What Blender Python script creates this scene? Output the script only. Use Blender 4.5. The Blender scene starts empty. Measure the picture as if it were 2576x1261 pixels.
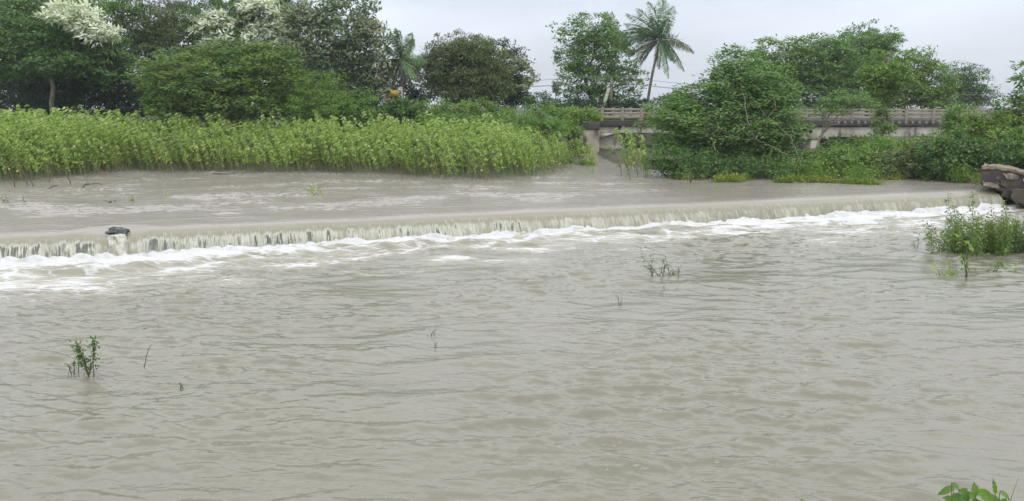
import bpy, math, random
import numpy as np
from math import radians, sin, cos, pi
from mathutils import Vector

random.seed(7)
rng = np.random.default_rng(7)
S = bpy.context.scene
COL = S.collection

# ------------------------------------------------------------------ camera
CAMZ = 4.6
PITCH = math.atan(0.18025)
F = 2000.0            # focal length in pixels of a 2575 px wide picture
cd = bpy.data.cameras.new("camera")
cam = bpy.data.objects.new("camera", cd)
COL.objects.link(cam)
cam.location = (0, 0, CAMZ)
cam.rotation_euler = (pi / 2 - PITCH, 0, 0)
cd.sensor_width = 36.0
cd.lens = F / 2575 * 36.0
cd.clip_start = 0.1
cd.clip_end = 6000
S.camera = cam

# ------------------------------------------------------------------ world: overcast sky
SUN_EL, SUN_AZ = 58, 150     # degrees; azimuth of the sun measured from +y clockwise
w = bpy.data.worlds.new("World")
S.world = w
w.use_nodes = True
nt = w.node_tree
nt.nodes.clear()
N = nt.nodes.new
L = nt.links.new
out = N("ShaderNodeOutputWorld")
sky = N("ShaderNodeTexSky")
sky.sky_type = 'NISHITA'
sky.sun_disc = False
sky.sun_elevation = radians(SUN_EL)
sky.sun_rotation = radians(SUN_AZ)
bg1 = N("ShaderNodeBackground")
bg1.inputs[1].default_value = 0.10
L(sky.outputs[0], bg1.inputs[0])
tc = N("ShaderNodeTexCoord")
sep = N("ShaderNodeSeparateXYZ")
L(tc.outputs['Generated'], sep.inputs[0])
ramp = N("ShaderNodeValToRGB")       # brightness of a cloud deck: brighter overhead
L(sep.outputs[2], ramp.inputs[0])
e = ramp.color_ramp.elements
e[0].position = 0.0
e[0].color = (0.56, 0.59, 0.65, 1)
e[1].position = 1.0
e[1].color = (1.12, 1.13, 1.16, 1)
e2 = ramp.color_ramp.elements.new(0.14)
e2.color = (0.57, 0.61, 0.68, 1)
e3 = ramp.color_ramp.elements.new(0.27)
e3.color = (1.0, 1.03, 1.09, 1)
e4 = ramp.color_ramp.elements.new(0.5)
e4.color = (1.14, 1.15, 1.19, 1)
mp = N("ShaderNodeMapping")
mp.inputs['Scale'].default_value = (1.2, 1.2, 4.5)
L(tc.outputs['Generated'], mp.inputs[0])
nz = N("ShaderNodeTexNoise")
nz.inputs['Scale'].default_value = 1.6
nz.inputs['Detail'].default_value = 5
nz.inputs['Roughness'].default_value = 0.5
L(mp.outputs[0], nz.inputs[0])
mr = N("ShaderNodeMapRange")
mr.inputs[1].default_value = 0.3
mr.inputs[2].default_value = 0.7
mr.inputs[3].default_value = 0.72
mr.inputs[4].default_value = 1.18
L(nz.outputs[0], mr.inputs[0])
vm = N("ShaderNodeVectorMath")
vm.operation = 'SCALE'
L(ramp.outputs[0], vm.inputs[0])
L(mr.outputs[0], vm.inputs['Scale'])
bg2 = N("ShaderNodeBackground")
bg2.inputs[1].default_value = 1.0
L(vm.outputs[0], bg2.inputs[0])
mixs = N("ShaderNodeMixShader")
mixs.inputs[0].default_value = 0.9
L(bg1.outputs[0], mixs.inputs[1])
L(bg2.outputs[0], mixs.inputs[2])
L(mixs.outputs[0], out.inputs[0])

sl = bpy.data.lights.new("sun", 'SUN')
sl.energy = 0.8
sl.angle = radians(25)
sl.color = (1.0, 0.97, 0.92)
so = bpy.data.objects.new("sun", sl)
COL.objects.link(so)
az = radians(SUN_AZ)
el = radians(SUN_EL)
sd = Vector((sin(az) * cos(el), cos(az) * cos(el), sin(el)))
so.rotation_euler = sd.to_track_quat('Z', 'Y').to_euler()

S.view_settings.view_transform = 'Standard'
S.view_settings.look = 'None'
S.view_settings.exposure = 0.58
S.view_settings.gamma = 1.0
S.cycles.max_bounces = 6
S.cycles.diffuse_bounces = 3
S.cycles.glossy_bounces = 2
S.cycles.transparent_max_bounces = 8

# ------------------------------------------------------------------ where things stand
cP, sP = cos(PITCH), sin(PITCH)


def ray(x, y):
    u = (x - 1287.5) / F
    v = (630.5 - y) / F
    return np.array([u, cP + v * sP, -sP + v * cP])


def on_z(x, y, z):
    d = ray(x, y)
    return np.array([0, 0, CAMZ]) + d * ((z - CAMZ) / d[2])


def on_y(x, y, Y):
    d = ray(x, y)
    return np.array([0, 0, CAMZ]) + d * (Y / d[1])


UPZ = 0.80      # upper water level
LIP = 0.72
W0 = np.array([-15.5, 23.7])
W1 = np.array([22.2, 37.1])
WD = (W1 - W0) / np.linalg.norm(W1 - W0)
WN = np.array([WD[1], -WD[0]])            # downstream
WLEN = 40.6


def weir_xy(t, o):
    return W0[0] + WD[0] * t + WN[0] * o, W0[1] + WD[1] * t + WN[1] * o


def weir_to(x, y):
    dx, dy = x - W0[0], y - W0[1]
    return dx * WD[0] + dy * WD[1], dx * WN[0] + dy * WN[1]


# ------------------------------------------------------------------ mesh helpers
def quads(name, V, Fq, mats, parent=None, mi=None, smooth=False, attrs=None, uv=None):
    V = np.asarray(V, dtype=np.float32).reshape(-1, 3)
    Fq = np.asarray(Fq, dtype=np.int32).reshape(-1, 4)
    me = bpy.data.meshes.new(name)
    me.vertices.add(len(V))
    me.vertices.foreach_set("co", V.ravel())
    me.loops.add(len(Fq) * 4)
    me.loops.foreach_set("vertex_index", Fq.ravel())
    me.polygons.add(len(Fq))
    me.polygons.foreach_set("loop_start", np.arange(0, len(Fq) * 4, 4, dtype=np.int32))
    if not isinstance(mats, (list, tuple)):
        mats = [mats]
    for m in mats:
        me.materials.append(m)
    if mi is not None:
        me.polygons.foreach_set("material_index", np.asarray(mi, dtype=np.int32))
    if smooth:
        me.polygons.foreach_set("use_smooth", np.ones(len(Fq), dtype=bool))
    me.update(calc_edges=True)
    if attrs:
        for k, a in attrs.items():
            at = me.attributes.new(k, 'FLOAT', 'POINT')
            at.data.foreach_set("value", np.asarray(a, dtype=np.float32).ravel())
    if uv is not None:
        ul = me.uv_layers.new(name="UVMap")
        ul.data.foreach_set("uv", np.asarray(uv, dtype=np.float32)[Fq.ravel()].ravel())
    o = bpy.data.objects.new(name, me)
    COL.objects.link(o)
    if parent is not None:
        o.parent = parent
    return o


def tag(o, label=None, cat=None, group=None, kind=None):
    if label:
        o['label'] = label
    if cat:
        o['category'] = cat
    if group:
        o['group'] = group
    if kind:
        o['kind'] = kind
    return o


def empty(name, loc, label, cat, group=None, kind=None):
    o = bpy.data.objects.new(name, None)
    COL.objects.link(o)
    o.location = tuple(float(v) for v in loc)
    o.empty_display_size = 0.3
    return tag(o, label, cat, group, kind)


class Geo:
    """collects all-quad pieces, origin at self.o"""

    def __init__(self, origin=(0, 0, 0)):
        self.V, self.Fc, self.M = [], [], []
        self.n = 0
        self.o = np.array(origin, dtype=float)

    def add(self, V, Fq, m=0):
        V = np.asarray(V, dtype=float).reshape(-1, 3)
        Fq = np.asarray(Fq, dtype=int).reshape(-1, 4)
        self.V.append(V - self.o)
        self.Fc.append(Fq + self.n)
        self.M.append(np.full(len(Fq), m))
        self.n += len(V)

    def tube(self, pts, r0, r1=None, sides=6, m=0):
        pts = np.asarray(pts, dtype=float)
        k = len(pts)
        r1 = r0 if r1 is None else r1
        rr = np.linspace(r0, r1, k)
        tan = np.gradient(pts, axis=0)
        tan /= np.linalg.norm(tan, axis=1)[:, None] + 1e-9
        ref = np.array([0.31, 0.93, 0.2])
        a = np.cross(tan, ref)
        a /= np.linalg.norm(a, axis=1)[:, None] + 1e-9
        b = np.cross(tan, a)
        th = np.arange(sides) / sides * 2 * pi
        V = (pts[:, None, :] + rr[:, None, None] * (np.cos(th)[None, :, None] * a[:, None, :]
                                                     + np.sin(th)[None, :, None] * b[:, None, :])).reshape(-1, 3)
        i = np.arange(k - 1)[:, None] * sides
        j = np.arange(sides)[None, :]
        j2 = (j + 1) % sides
        Fq = np.stack([i + j, i + j2, i + sides + j2, i + sides + j], -1).reshape(-1, 4)
        self.add(V, Fq, m)

    def box(self, lo, hi, m=0, taper=0.0):
        x0, y0, z0 = lo
        x1, y1, z1 = hi
        t = taper
        V = [(x0, y0, z0), (x1, y0, z0), (x1, y1, z0), (x0, y1, z0),
             (x0 + t, y0 + t, z1), (x1 - t, y0 + t, z1), (x1 - t, y1 - t, z1), (x0 + t, y1 - t, z1)]
        Fq = [(0, 3, 2, 1), (4, 5, 6, 7), (0, 1, 5, 4), (1, 2, 6, 5), (2, 3, 7, 6), (3, 0, 4, 7)]
        self.add(V, Fq, m)

    def leaves(self, c, ax, nrm, ln, wd, m=0, fold=0.0):
        """rhombic leaves: base c, axis ax, normal nrm"""
        c = np.asarray(c)
        ax = ax / (np.linalg.norm(ax, axis=1)[:, None] + 1e-9)
        sd_ = np.cross(ax, nrm)
        sd_ /= np.linalg.norm(sd_, axis=1)[:, None] + 1e-9
        ln = np.broadcast_to(ln, (len(c),))[:, None]
        wd = np.broadcast_to(wd, (len(c),))[:, None]
        up = np.cross(sd_, ax)
        p0 = c
        p1 = c + ax * ln * 0.42 + sd_ * wd * 0.5 + up * wd * fold
        p2 = c + ax * ln
        p3 = c + ax * ln * 0.42 - sd_ * wd * 0.5 + up * wd * fold
        V = np.stack([p0, p1, p2, p3], 1).reshape(-1, 3)
        self.add(V, np.arange(len(c) * 4).reshape(-1, 4), m)

    def hearts(self, c, ax, nrm, ln, wd, m=0):
        """heart-shaped leaves folded along the middle vein, two quads each"""
        c = np.asarray(c)
        ax = ax / (np.linalg.norm(ax, axis=1)[:, None] + 1e-9)
        s = np.cross(ax, nrm)
        s /= np.linalg.norm(s, axis=1)[:, None] + 1e-9
        ln = np.broadcast_to(ln, (len(c),))[:, None]
        wd = np.broadcast_to(wd, (len(c),))[:, None]
        up = np.cross(s, ax)
        tip = c + ax * ln - up * ln * 0.12
        a1 = c - ax * ln * 0.12 + s * wd * 0.36 + up * wd * 0.15
        a2 = c + ax * ln * 0.35 + s * wd * 0.5 + up * wd * 0.18
        b1 = c - ax * ln * 0.12 - s * wd * 0.36 + up * wd * 0.15
        b2 = c + ax * ln * 0.35 - s * wd * 0.5 + up * wd * 0.18
        V = np.stack([c, a1, a2, tip, b2, b1], 1).reshape(-1, 3)
        i = np.arange(len(c))[:, None] * 6
        Fq = np.concatenate([i + np.array([[0, 1, 2, 3]]), i + np.array([[0, 3, 4, 5]])], 0)
        self.add(V, Fq, m)

    def build(self, name, mats, parent=None, smooth=False):
        if not self.V:
            return None
        return quads(name, np.concatenate(self.V), np.concatenate(self.Fc), mats, parent,
                     np.concatenate(self.M), smooth)


# ------------------------------------------------------------------ material helpers
def newmat(name):
    m = bpy.data.materials.new(name)
    m.use_nodes = True
    m.node_tree.nodes.clear()
    return m, m.node_tree.nodes.new, m.node_tree.links.new


def mat_leaf(name, c1, c2, c3=None, trans=0.3, rough=0.5, nscale=0.5):
    """per-leaf variation c1..c2, drifting to c3 from clump to clump"""
    m, N, L = newmat(name)
    o = N("ShaderNodeOutputMaterial")
    geo = N("ShaderNodeNewGeometry")
    r = N("ShaderNodeValToRGB")
    r.color_ramp.elements[0].color = (*c1, 1)
    r.color_ramp.elements[1].color = (*c2, 1)
    L(geo.outputs['Random Per Island'], r.inputs[0])
    col = r.outputs[0]
    tcn = N("ShaderNodeTexCoord")
    nz = N("ShaderNodeTexNoise")
    nz.inputs['Scale'].default_value = nscale * 1.3
    nz.inputs['Detail'].default_value = 3
    L(tcn.outputs['Object'], nz.inputs[0])
    mr = N("ShaderNodeMapRange")
    mr.inputs[1].default_value = 0.42
    mr.inputs[2].default_value = 0.66
    L(nz.outputs[0], mr.inputs[0])
    mx = N("ShaderNodeMix")
    mx.data_type = 'RGBA'
    L(mr.outputs[0], mx.inputs[0])
    L(col, mx.inputs[6])
    c3 = c3 or tuple(0.5 * (a + b) * 1.25 for a, b in zip(c1, c2))
    mx.inputs[7].default_value = (*c3, 1)
    p = N("ShaderNodeBsdfPrincipled")
    p.inputs['Roughness'].default_value = rough
    p.inputs['Specular IOR Level'].default_value = 0.35
    L(mx.outputs[2], p.inputs['Base Color'])
    t = N("ShaderNodeBsdfTranslucent")
    g = N("ShaderNodeVectorMath")
    g.operation = 'MULTIPLY'
    g.inputs[1].default_value = (1.15, 1.3, 0.7)
    L(mx.outputs[2], g.inputs[0])
    L(g.outputs[0], t.inputs[0])
    ms = N("ShaderNodeMixShader")
    ms.inputs[0].default_value = trans
    L(p.outputs[0], ms.inputs[1])
    L(t.outputs[0], ms.inputs[2])
    L(ms.outputs[0], o.inputs[0])
    return m


def mat_mottled(name, c1, c2, scale=3.0, lo=0.4, hi=0.6, stretch=(1, 1, 1), rough=0.85, bump=0.3, c3=None, s3=1.0,
                lo3=0.52, hi3=0.62, st3=(1, 1, 0.35)):
    m, N, L = newmat(name)
    o = N("ShaderNodeOutputMaterial")
    tcn = N("ShaderNodeTexCoord")
    mp = N("ShaderNodeMapping")
    mp.inputs['Scale'].default_value = stretch
    L(tcn.outputs['Object'], mp.inputs[0])
    nz = N("ShaderNodeTexNoise")
    nz.inputs['Scale'].default_value = scale
    nz.inputs['Detail'].default_value = 8
    nz.inputs['Roughness'].default_value = 0.62
    L(mp.outputs[0], nz.inputs[0])
    mr = N("ShaderNodeMapRange")
    mr.inputs[1].default_value = lo
    mr.inputs[2].default_value = hi
    L(nz.outputs[0], mr.inputs[0])
    mx = N("ShaderNodeMix")
    mx.data_type = 'RGBA'
    mx.inputs[6].default_value = (*c1, 1)
    mx.inputs[7].default_value = (*c2, 1)
    L(mr.outputs[0], mx.inputs[0])
    col = mx.outputs[2]
    if c3:
        mp3 = N("ShaderNodeMapping")
        mp3.inputs['Scale'].default_value = st3
        mp3.inputs['Location'].default_value = (3.1, 7.7, 1.3)
        L(tcn.outputs['Object'], mp3.inputs[0])
        n3 = N("ShaderNodeTexNoise")
        n3.inputs['Scale'].default_value = s3
        n3.inputs['Detail'].default_value = 7
        n3.inputs['Roughness'].default_value = 0.6
        L(mp3.outputs[0], n3.inputs[0])
        m3 = N("ShaderNodeMapRange")
        m3.inputs[1].default_value = lo3
        m3.inputs[2].default_value = hi3
        L(n3.outputs[0], m3.inputs[0])
        x3 = N("ShaderNodeMix")
        x3.data_type = 'RGBA'
        L(m3.outputs[0], x3.inputs[0])
        L(col, x3.inputs[6])
        x3.inputs[7].default_value = (*c3, 1)
        col = x3.outputs[2]
    p = N("ShaderNodeBsdfPrincipled")
    p.inputs['Roughness'].default_value = rough
    L(col, p.inputs['Base Color'])
    if bump:
        nb = N("ShaderNodeTexNoise")
        nb.inputs['Scale'].default_value = scale * 5
        nb.inputs['Detail'].default_value = 5
        L(tcn.outputs['Object'], nb.inputs[0])
        bp = N("ShaderNodeBump")
        bp.inputs['Strength'].default_value = bump
        bp.inputs['Distance'].default_value = 0.05
        L(nb.outputs[0], bp.inputs['Height'])
        L(bp.outputs[0], p.inputs['Normal'])
    L(p.outputs[0], o.inputs[0])
    return m


def mat_water(name, body, body2, foam=True, rough=0.07, ior=1.5, bumps=((5, 0.5, 0.03), (17, 0.4, 0.012)), stretch=(0.6, 1.5, 1)):
    m, N, L = newmat(name)
    o = N("ShaderNodeOutputMaterial")
    tcn = N("ShaderNodeTexCoord")
    mp = N("ShaderNodeMapping")
    mp.inputs['Rotation'].default_value = (0, 0, radians(-6))
    mp.inputs['Scale'].default_value = stretch
    L(tcn.outputs['Object'], mp.inputs[0])
    nl = N("ShaderNodeTexNoise")
    nl.inputs['Scale'].default_value = 0.22
    nl.inputs['Detail'].default_value = 5
    L(mp.outputs[0], nl.inputs[0])
    mx = N("ShaderNodeMix")
    mx.data_type = 'RGBA'
    mx.inputs[6].default_value = (*body, 1)
    mx.inputs[7].default_value = (*body2, 1)
    L(nl.outputs[0], mx.inputs[0])
    col = mx.outputs[2]
    p = N("ShaderNodeBsdfPrincipled")
    p.inputs['IOR'].default_value = ior
    p.inputs['Roughness'].default_value = rough
    if foam:
        at = N("ShaderNodeAttribute")
        at.attribute_name = "foam"
        mpf = N("ShaderNodeMapping")
        mpf.inputs['Rotation'].default_value = (0, 0, radians(9))
        mpf.inputs['Scale'].default_value = (0.42, 1.6, 1)
        L(tcn.outputs['Object'], mpf.inputs[0])
        nd = N("ShaderNodeTexNoise")
        nd.inputs['Scale'].default_value = 1.1
        nd.inputs['Detail'].default_value = 3
        L(mpf.outputs[0], nd.inputs[0])
        vs = N("ShaderNodeVectorMath")
        vs.operation = 'MULTIPLY_ADD'
        vs.inputs[1].default_value = (0.9, 0.9, 0.9)
        L(nd.outputs['Color'], vs.inputs[0])
        L(mpf.outputs[0], vs.inputs[2])
        nf = N("ShaderNodeTexNoise")
        nf.inputs['Scale'].default_value = 5.0
        nf.inputs['Detail'].default_value = 7
        nf.inputs['Roughness'].default_value = 0.78
        L(vs.outputs[0], nf.inputs[0])
        ad = N("ShaderNodeMath")
        ad.operation = 'ADD'
        L(nf.outputs[0], ad.inputs[0])
        L(at.outputs['Fac'], ad.inputs[1])
        mf = N("ShaderNodeMapRange")
        mf.interpolation_type = 'SMOOTHSTEP'
        mf.inputs[1].default_value = 0.93
        mf.inputs[2].default_value = 1.22
        L(ad.outputs[0], mf.inputs[0])
        vo = N("ShaderNodeTexVoronoi")
        vo.feature = 'DISTANCE_TO_EDGE'
        vo.inputs['Scale'].default_value = 1.7
        L(vs.outputs[0], vo.inputs['Vector'])
        vl = N("ShaderNodeMapRange")
        vl.inputs[1].default_value = 0.0
        vl.inputs[2].default_value = 0.10
        vl.inputs[3].default_value = 0.20
        vl.inputs[4].default_value = -0.03
        L(vo.outputs['Distance'], vl.inputs[0])
        a2 = N("ShaderNodeMath")
        a2.operation = 'ADD'
        L(ad.outputs[0], a2.inputs[0])
        L(vl.outputs[0], a2.inputs[1])
        L(a2.outputs[0], mf.inputs[0])
        gt = N("ShaderNodeMapRange")
        gt.inputs[1].default_value = 0.06
        gt.inputs[2].default_value = 0.24
        L(at.outputs['Fac'], gt.inputs[0])
        mg = N("ShaderNodeMath")
        mg.operation = 'MULTIPLY'
        L(mf.outputs[0], mg.inputs[0])
        L(gt.outputs[0], mg.inputs[1])
        mf = mg
        # aerated water: body turns paler and creamier where foam is dense
        ae = N("ShaderNodeMapRange")
        ae.inputs[1].default_value = 0.2
        ae.inputs[2].default_value = 0.7
        ae.inputs[4].default_value = 0.8
        L(at.outputs['Fac'], ae.inputs[0])
        xa = N("ShaderNodeMix")
        xa.data_type = 'RGBA'
        L(ae.outputs[0], xa.inputs[0])
        L(col, xa.inputs[6])
        xa.inputs[7].default_value = (0.38, 0.36, 0.27, 1)
        xf = N("ShaderNodeMix")
        xf.data_type = 'RGBA'
        L(mf.outputs[0], xf.inputs[0])
        L(xa.outputs[2], xf.inputs[6])
        xf.inputs[7].default_value = (0.56, 0.565, 0.57, 1)
        col = xf.outputs[2]
        rr = N("ShaderNodeMapRange")
        rr.inputs[3].default_value = rough
        rr.inputs[4].default_value = 0.7
        L(mf.outputs[0], rr.inputs[0])
        L(rr.outputs[0], p.inputs['Roughness'])
    L(col, p.inputs['Base Color'])
    prev = None
    for k, (sc, st, di) in enumerate(bumps):
        nb = N("ShaderNodeTexNoise")
        nb.inputs['Scale'].default_value = sc
        nb.inputs['Detail'].default_value = 3
        nb.inputs['Roughness'].default_value = 0.55
        nb.inputs['Distortion'].default_value = 0.4
        L(mp.outputs[0], nb.inputs[0])
        bp = N("ShaderNodeBump")
        bp.inputs['Strength'].default_value = st
        bp.inputs['Distance'].default_value = di
        L(nb.outputs[0], bp.inputs['Height'])
        if prev:
            L(prev, bp.inputs['Normal'])
        prev = bp.outputs[0]
    L(prev, p.inputs['Normal'])
    L(p.outputs[0], o.inputs[0])
    return m


def mat_fall(name):
    """falling sheet: whole near the lip, torn into strands with gaps lower down"""
    m, N, L = newmat(name)
    o = N("ShaderNodeOutputMaterial")
    uv = N("ShaderNodeUVMap")
    uv.uv_map = "UVMap"
    sp = N("ShaderNodeSeparateXYZ")
    L(uv.outputs[0], sp.inputs[0])

    def noise(sx, sy, det, rough=0.6, dist=0.0, loc=0.0):
        mp = N("ShaderNodeMapping")
        mp.inputs['Scale'].default_value = (sx, sy, 1)
        mp.inputs['Location'].default_value = (loc, loc, 0)
        L(uv.outputs[0], mp.inputs[0])
        n = N("ShaderNodeTexNoise")
        n.inputs['Scale'].default_value = 1.0
        n.inputs['Detail'].default_value = det
        n.inputs['Roughness'].default_value = rough
        n.inputs['Distortion'].default_value = dist
        L(mp.outputs[0], n.inputs[0])
        return n.outputs[0]

    def math(op, a, b=None, c=None):
        q = N("ShaderNodeMath")
        q.operation = op
        for k, v in enumerate((a, b, c)):
            if v is None:
                continue
            if isinstance(v, (int, float)):
                q.inputs[k].default_value = v
            else:
                L(v, q.inputs[k])
        return q.outputs[0]

    def mrange(v, a, b, c=0.0, d=1.0):
        q = N("ShaderNodeMapRange")
        q.interpolation_type = 'SMOOTHSTEP'
        q.inputs[1].default_value = a
        q.inputs[2].default_value = b
        q.inputs[3].default_value = c
        q.inputs[4].default_value = d
        L(v, q.inputs[0])
        return q.outputs[0]

    n1 = noise(6.0, 0.8, 5, 0.6, 0.2)
    n2 = noise(19.0, 2.4, 4, 0.6, 0.3, 5.0)
    big = noise(1.1, 0.4, 2, 0.5, 0.0, 9.0)
    at = N("ShaderNodeAttribute")
    at.attribute_name = "solid"
    # more gaps downwards
    vdown = mrange(sp.outputs[1], 0.05, 0.50)
    nn = math('ADD', math('MULTIPLY', n1, 0.62), math('MULTIPLY', n2, 0.38))
    nn = math('ADD', nn, math('MULTIPLY_ADD', big, 0.35, -0.175))
    nn = math('ADD', nn, at.outputs['Fac'])
    thr = math('MULTIPLY', vdown, 0.495)
    alpha = mrange(math('SUBTRACT', nn, thr), -0.03, 0.06, 0.25, 1.0)
    # colour: creamy khaki, whiter strand edges
    edge = mrange(math('SUBTRACT', nn, thr), 0.02, 0.22, 1.0, 0.0)
    mx = N("ShaderNodeMix")
    mx.data_type = 'RGBA'
    L(math('MULTIPLY', edge, 0.85), mx.inputs[0])
    mx.inputs[6].default_value = (0.25, 0.242, 0.178, 1)
    mx.inputs[7].default_value = (0.48, 0.49, 0.41, 1)
    streak = mrange(n2, 0.5, 0.72)
    mx2 = N("ShaderNodeMix")
    mx2.data_type = 'RGBA'
    L(math('MULTIPLY', streak, math('MULTIPLY', vdown, 0.6)), mx2.inputs[0])
    L(mx.outputs[2], mx2.inputs[6])
    mx2.inputs[7].default_value = (0.64, 0.65, 0.60, 1)
    n4 = noise(26.0, 2.2, 4, 0.65, 0.4, 13.0)
    dk = mrange(n4, 0.50, 0.64)
    mx3 = N("ShaderNodeMix")
    mx3.data_type = 'RGBA'
    L(math('MULTIPLY', dk, math('MULTIPLY', vdown, 0.75)), mx3.inputs[0])
    L(mx2.outputs[2], mx3.inputs[6])
    mx3.inputs[7].default_value = (0.20, 0.21, 0.165, 1)
    p = N("ShaderNodeBsdfPrincipled")
    p.inputs['IOR'].default_value = 1.33
    p.inputs['Roughness'].default_value = 0.22
    L(mx3.outputs[2], p.inputs['Base Color'])
    bp = N("ShaderNodeBump")
    bp.inputs['Strength'].default_value = 0.55
    bp.inputs['Distance'].default_value = 0.06
    L(math('MULTIPLY', nn, vdown), bp.inputs['Height'])
    L(bp.outputs[0], p.inputs['Normal'])
    tr = N("ShaderNodeBsdfTransparent")
    ms = N("ShaderNodeMixShader")
    L(alpha, ms.inputs[0])
    L(tr.outputs[0], ms.inputs[1])
    L(p.outputs[0], ms.inputs[2])
    L(ms.outputs[0], o.inputs[0])
    return m


M = {}
M['lower'] = mat_water("murky_river", (0.148, 0.144, 0.104), (0.190, 0.184, 0.136), rough=0.02, ior=1.62, bumps=((8, 0.5, 0.022), (25, 0.5, 0.007)))
M['upper'] = mat_water("murky_upper_river", (0.26, 0.235, 0.205), (0.30, 0.275, 0.245), foam=False, rough=0.10, ior=1.5,
                       bumps=((4.0, 0.5, 0.05), (13, 0.6, 0.03)), stretch=(0.55, 1.6, 1))
M['fall'] = mat_fall("falling_water")
M['foam'] = mat_mottled("white_foam", (0.56, 0.565, 0.57), (0.36, 0.355, 0.305), 2.5, 0.5, 0.75, rough=0.7, bump=0.5)
M['plume'] = mat_mottled("churned_water", (0.66, 0.66, 0.60), (0.42, 0.41, 0.31), 9, 0.42, 0.6, (1, 1, 0.45), rough=0.35, bump=0.9)
M['weir'] = mat_mottled("wet_concrete", (0.27, 0.31, 0.265), (0.36, 0.39, 0.335), 1.5, 0.3, 0.7, rough=0.4)
M['earth'] = mat_mottled("damp_earth", (0.09, 0.07, 0.045), (0.05, 0.075, 0.03), 0.5, 0.4, 0.6)
M['conc'] = mat_mottled("weathered_concrete", (0.40, 0.355, 0.29), (0.27, 0.235, 0.19), 1.4, 0.4, 0.65, (1, 1, 0.6),
                        c3=(0.075, 0.065, 0.055), s3=1.6, lo3=0.46, hi3=0.64)
M['rail'] = mat_mottled("railing_concrete", (0.30, 0.265, 0.215), (0.20, 0.175, 0.14), 0.9, 0.35, 0.7, c3=(0.13, 0.115, 0.095), s3=2.5, lo3=0.5, hi3=0.7)
M['conc_pale'] = mat_mottled("pale_plaster", (0.58, 0.53, 0.47), (0.42, 0.375, 0.32), 1.2, 0.4, 0.7,
                             c3=(0.15, 0.10, 0.07), s3=1.4, lo3=0.54, hi3=0.68)
M['conc_beam'] = mat_mottled("beam_concrete", (0.56, 0.53, 0.46), (0.38, 0.345, 0.285), 1.2, 0.42, 0.62, (1, 1, 0.4),
                             c3=(0.09, 0.075, 0.06), s3=1.3, lo3=0.58, hi3=0.68)
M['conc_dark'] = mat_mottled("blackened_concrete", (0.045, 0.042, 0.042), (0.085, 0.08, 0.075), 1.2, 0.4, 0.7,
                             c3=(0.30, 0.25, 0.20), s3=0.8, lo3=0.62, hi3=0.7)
M['ruin'] = mat_mottled("ruin_masonry", (0.035, 0.036, 0.040), (0.07, 0.058, 0.045), 1.1, 0.4, 0.6,
                        c3=(0.22, 0.18, 0.13), s3=1.15, lo3=0.60, hi3=0.66, st3=(1, 1, 1.3), bump=0.9)
M['ruin_edge'] = mat_mottled("ruin_edge", (0.27, 0.225, 0.15), (0.12, 0.10, 0.075), 4, 0.4, 0.6, bump=0.8)
M['ruin_base'] = mat_mottled("wet_brown_plinth", (0.10, 0.08, 0.048), (0.055, 0.048, 0.038), 0.9, 0.3, 0.7, bump=0.4)
M['rock'] = mat_mottled("wet_rock", (0.035, 0.045, 0.05), (0.13, 0.145, 0.145), 9, 0.45, 0.6, rough=0.2, bump=0.8)
M['bark'] = mat_mottled("bark", (0.13, 0.105, 0.075), (0.06, 0.05, 0.04), 3, 0.4, 0.6, (1, 1, 0.3))
M['bark_pale'] = mat_mottled("pale_bark", (0.26, 0.235, 0.18), (0.14, 0.12, 0.09), 3, 0.4, 0.6, (1, 1, 0.3))
M['bark_palm'] = mat_mottled("palm_bark", (0.17, 0.145, 0.12), (0.09, 0.075, 0.065), 5, 0.4, 0.6, (1, 1, 1.5))
M['stalk'] = mat_mottled("stalk", (0.20, 0.19, 0.095), (0.13, 0.11, 0.06), 2, 0.4, 0.6)
M['stalk_green'] = mat_mottled("green_stalk", (0.19, 0.26, 0.08), (0.15, 0.17, 0.07), 2, 0.4, 0.6)
M['twig'] = mat_mottled("wet_twig", (0.06, 0.05, 0.038), (0.11, 0.09, 0.06), 4, 0.4, 0.6)
M['yellow'] = mat_mottled("yellow_paint", (0.42, 0.26, 0.045), (0.32, 0.20, 0.04), 4, 0.4, 0.7)
M['white'] = mat_mottled("white_paint", (0.55, 0.55, 0.52), (0.4, 0.4, 0.38), 6, 0.4, 0.7)
M['pole'] = mat_mottled("pole_concrete", (0.20, 0.175, 0.15), (0.12, 0.10, 0.085), 2, 0.4, 0.6)
M['strut'] = mat_mottled("strut_paint", (0.38, 0.40, 0.31), (0.25, 0.26, 0.2), 2, 0.4, 0.6)
M['cable'] = mat_mottled("cable", (0.25, 0.26, 0.28), (0.2, 0.2, 0.22), 2, 0.4, 0.6, bump=0)
# foliage
M['lf_dark'] = mat_leaf("leaf_dark", (0.042, 0.096, 0.026), (0.125, 0.22, 0.05), (0.088, 0.18, 0.044))
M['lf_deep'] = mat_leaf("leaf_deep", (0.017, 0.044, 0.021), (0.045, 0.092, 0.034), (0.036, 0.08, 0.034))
M['lf_mid'] = mat_leaf("leaf_mid", (0.07, 0.152, 0.026), (0.205, 0.32, 0.056), (0.185, 0.295, 0.052))
M['lf_blue'] = mat_leaf("leaf_bluegreen", (0.07, 0.15, 0.04), (0.205, 0.325, 0.088), (0.145, 0.265, 0.06))
M['lf_yell'] = mat_leaf("leaf_yellowgreen", (0.072, 0.145, 0.022), (0.25, 0.33, 0.06), (0.075, 0.165, 0.03))
M['lf_olive'] = mat_leaf("leaf_olive", (0.095, 0.13, 0.042), (0.19, 0.22, 0.085), (0.115, 0.17, 0.055))
M['lf_grey'] = mat_leaf("leaf_greyback", (0.042, 0.102, 0.042), (0.336, 0.384, 0.240), (0.120, 0.180, 0.102))
M['lf_bright'] = mat_leaf("leaf_bright", (0.095, 0.200, 0.028), (0.200, 0.330, 0.065), (0.100, 0.200, 0.045), trans=0.4)
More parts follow.
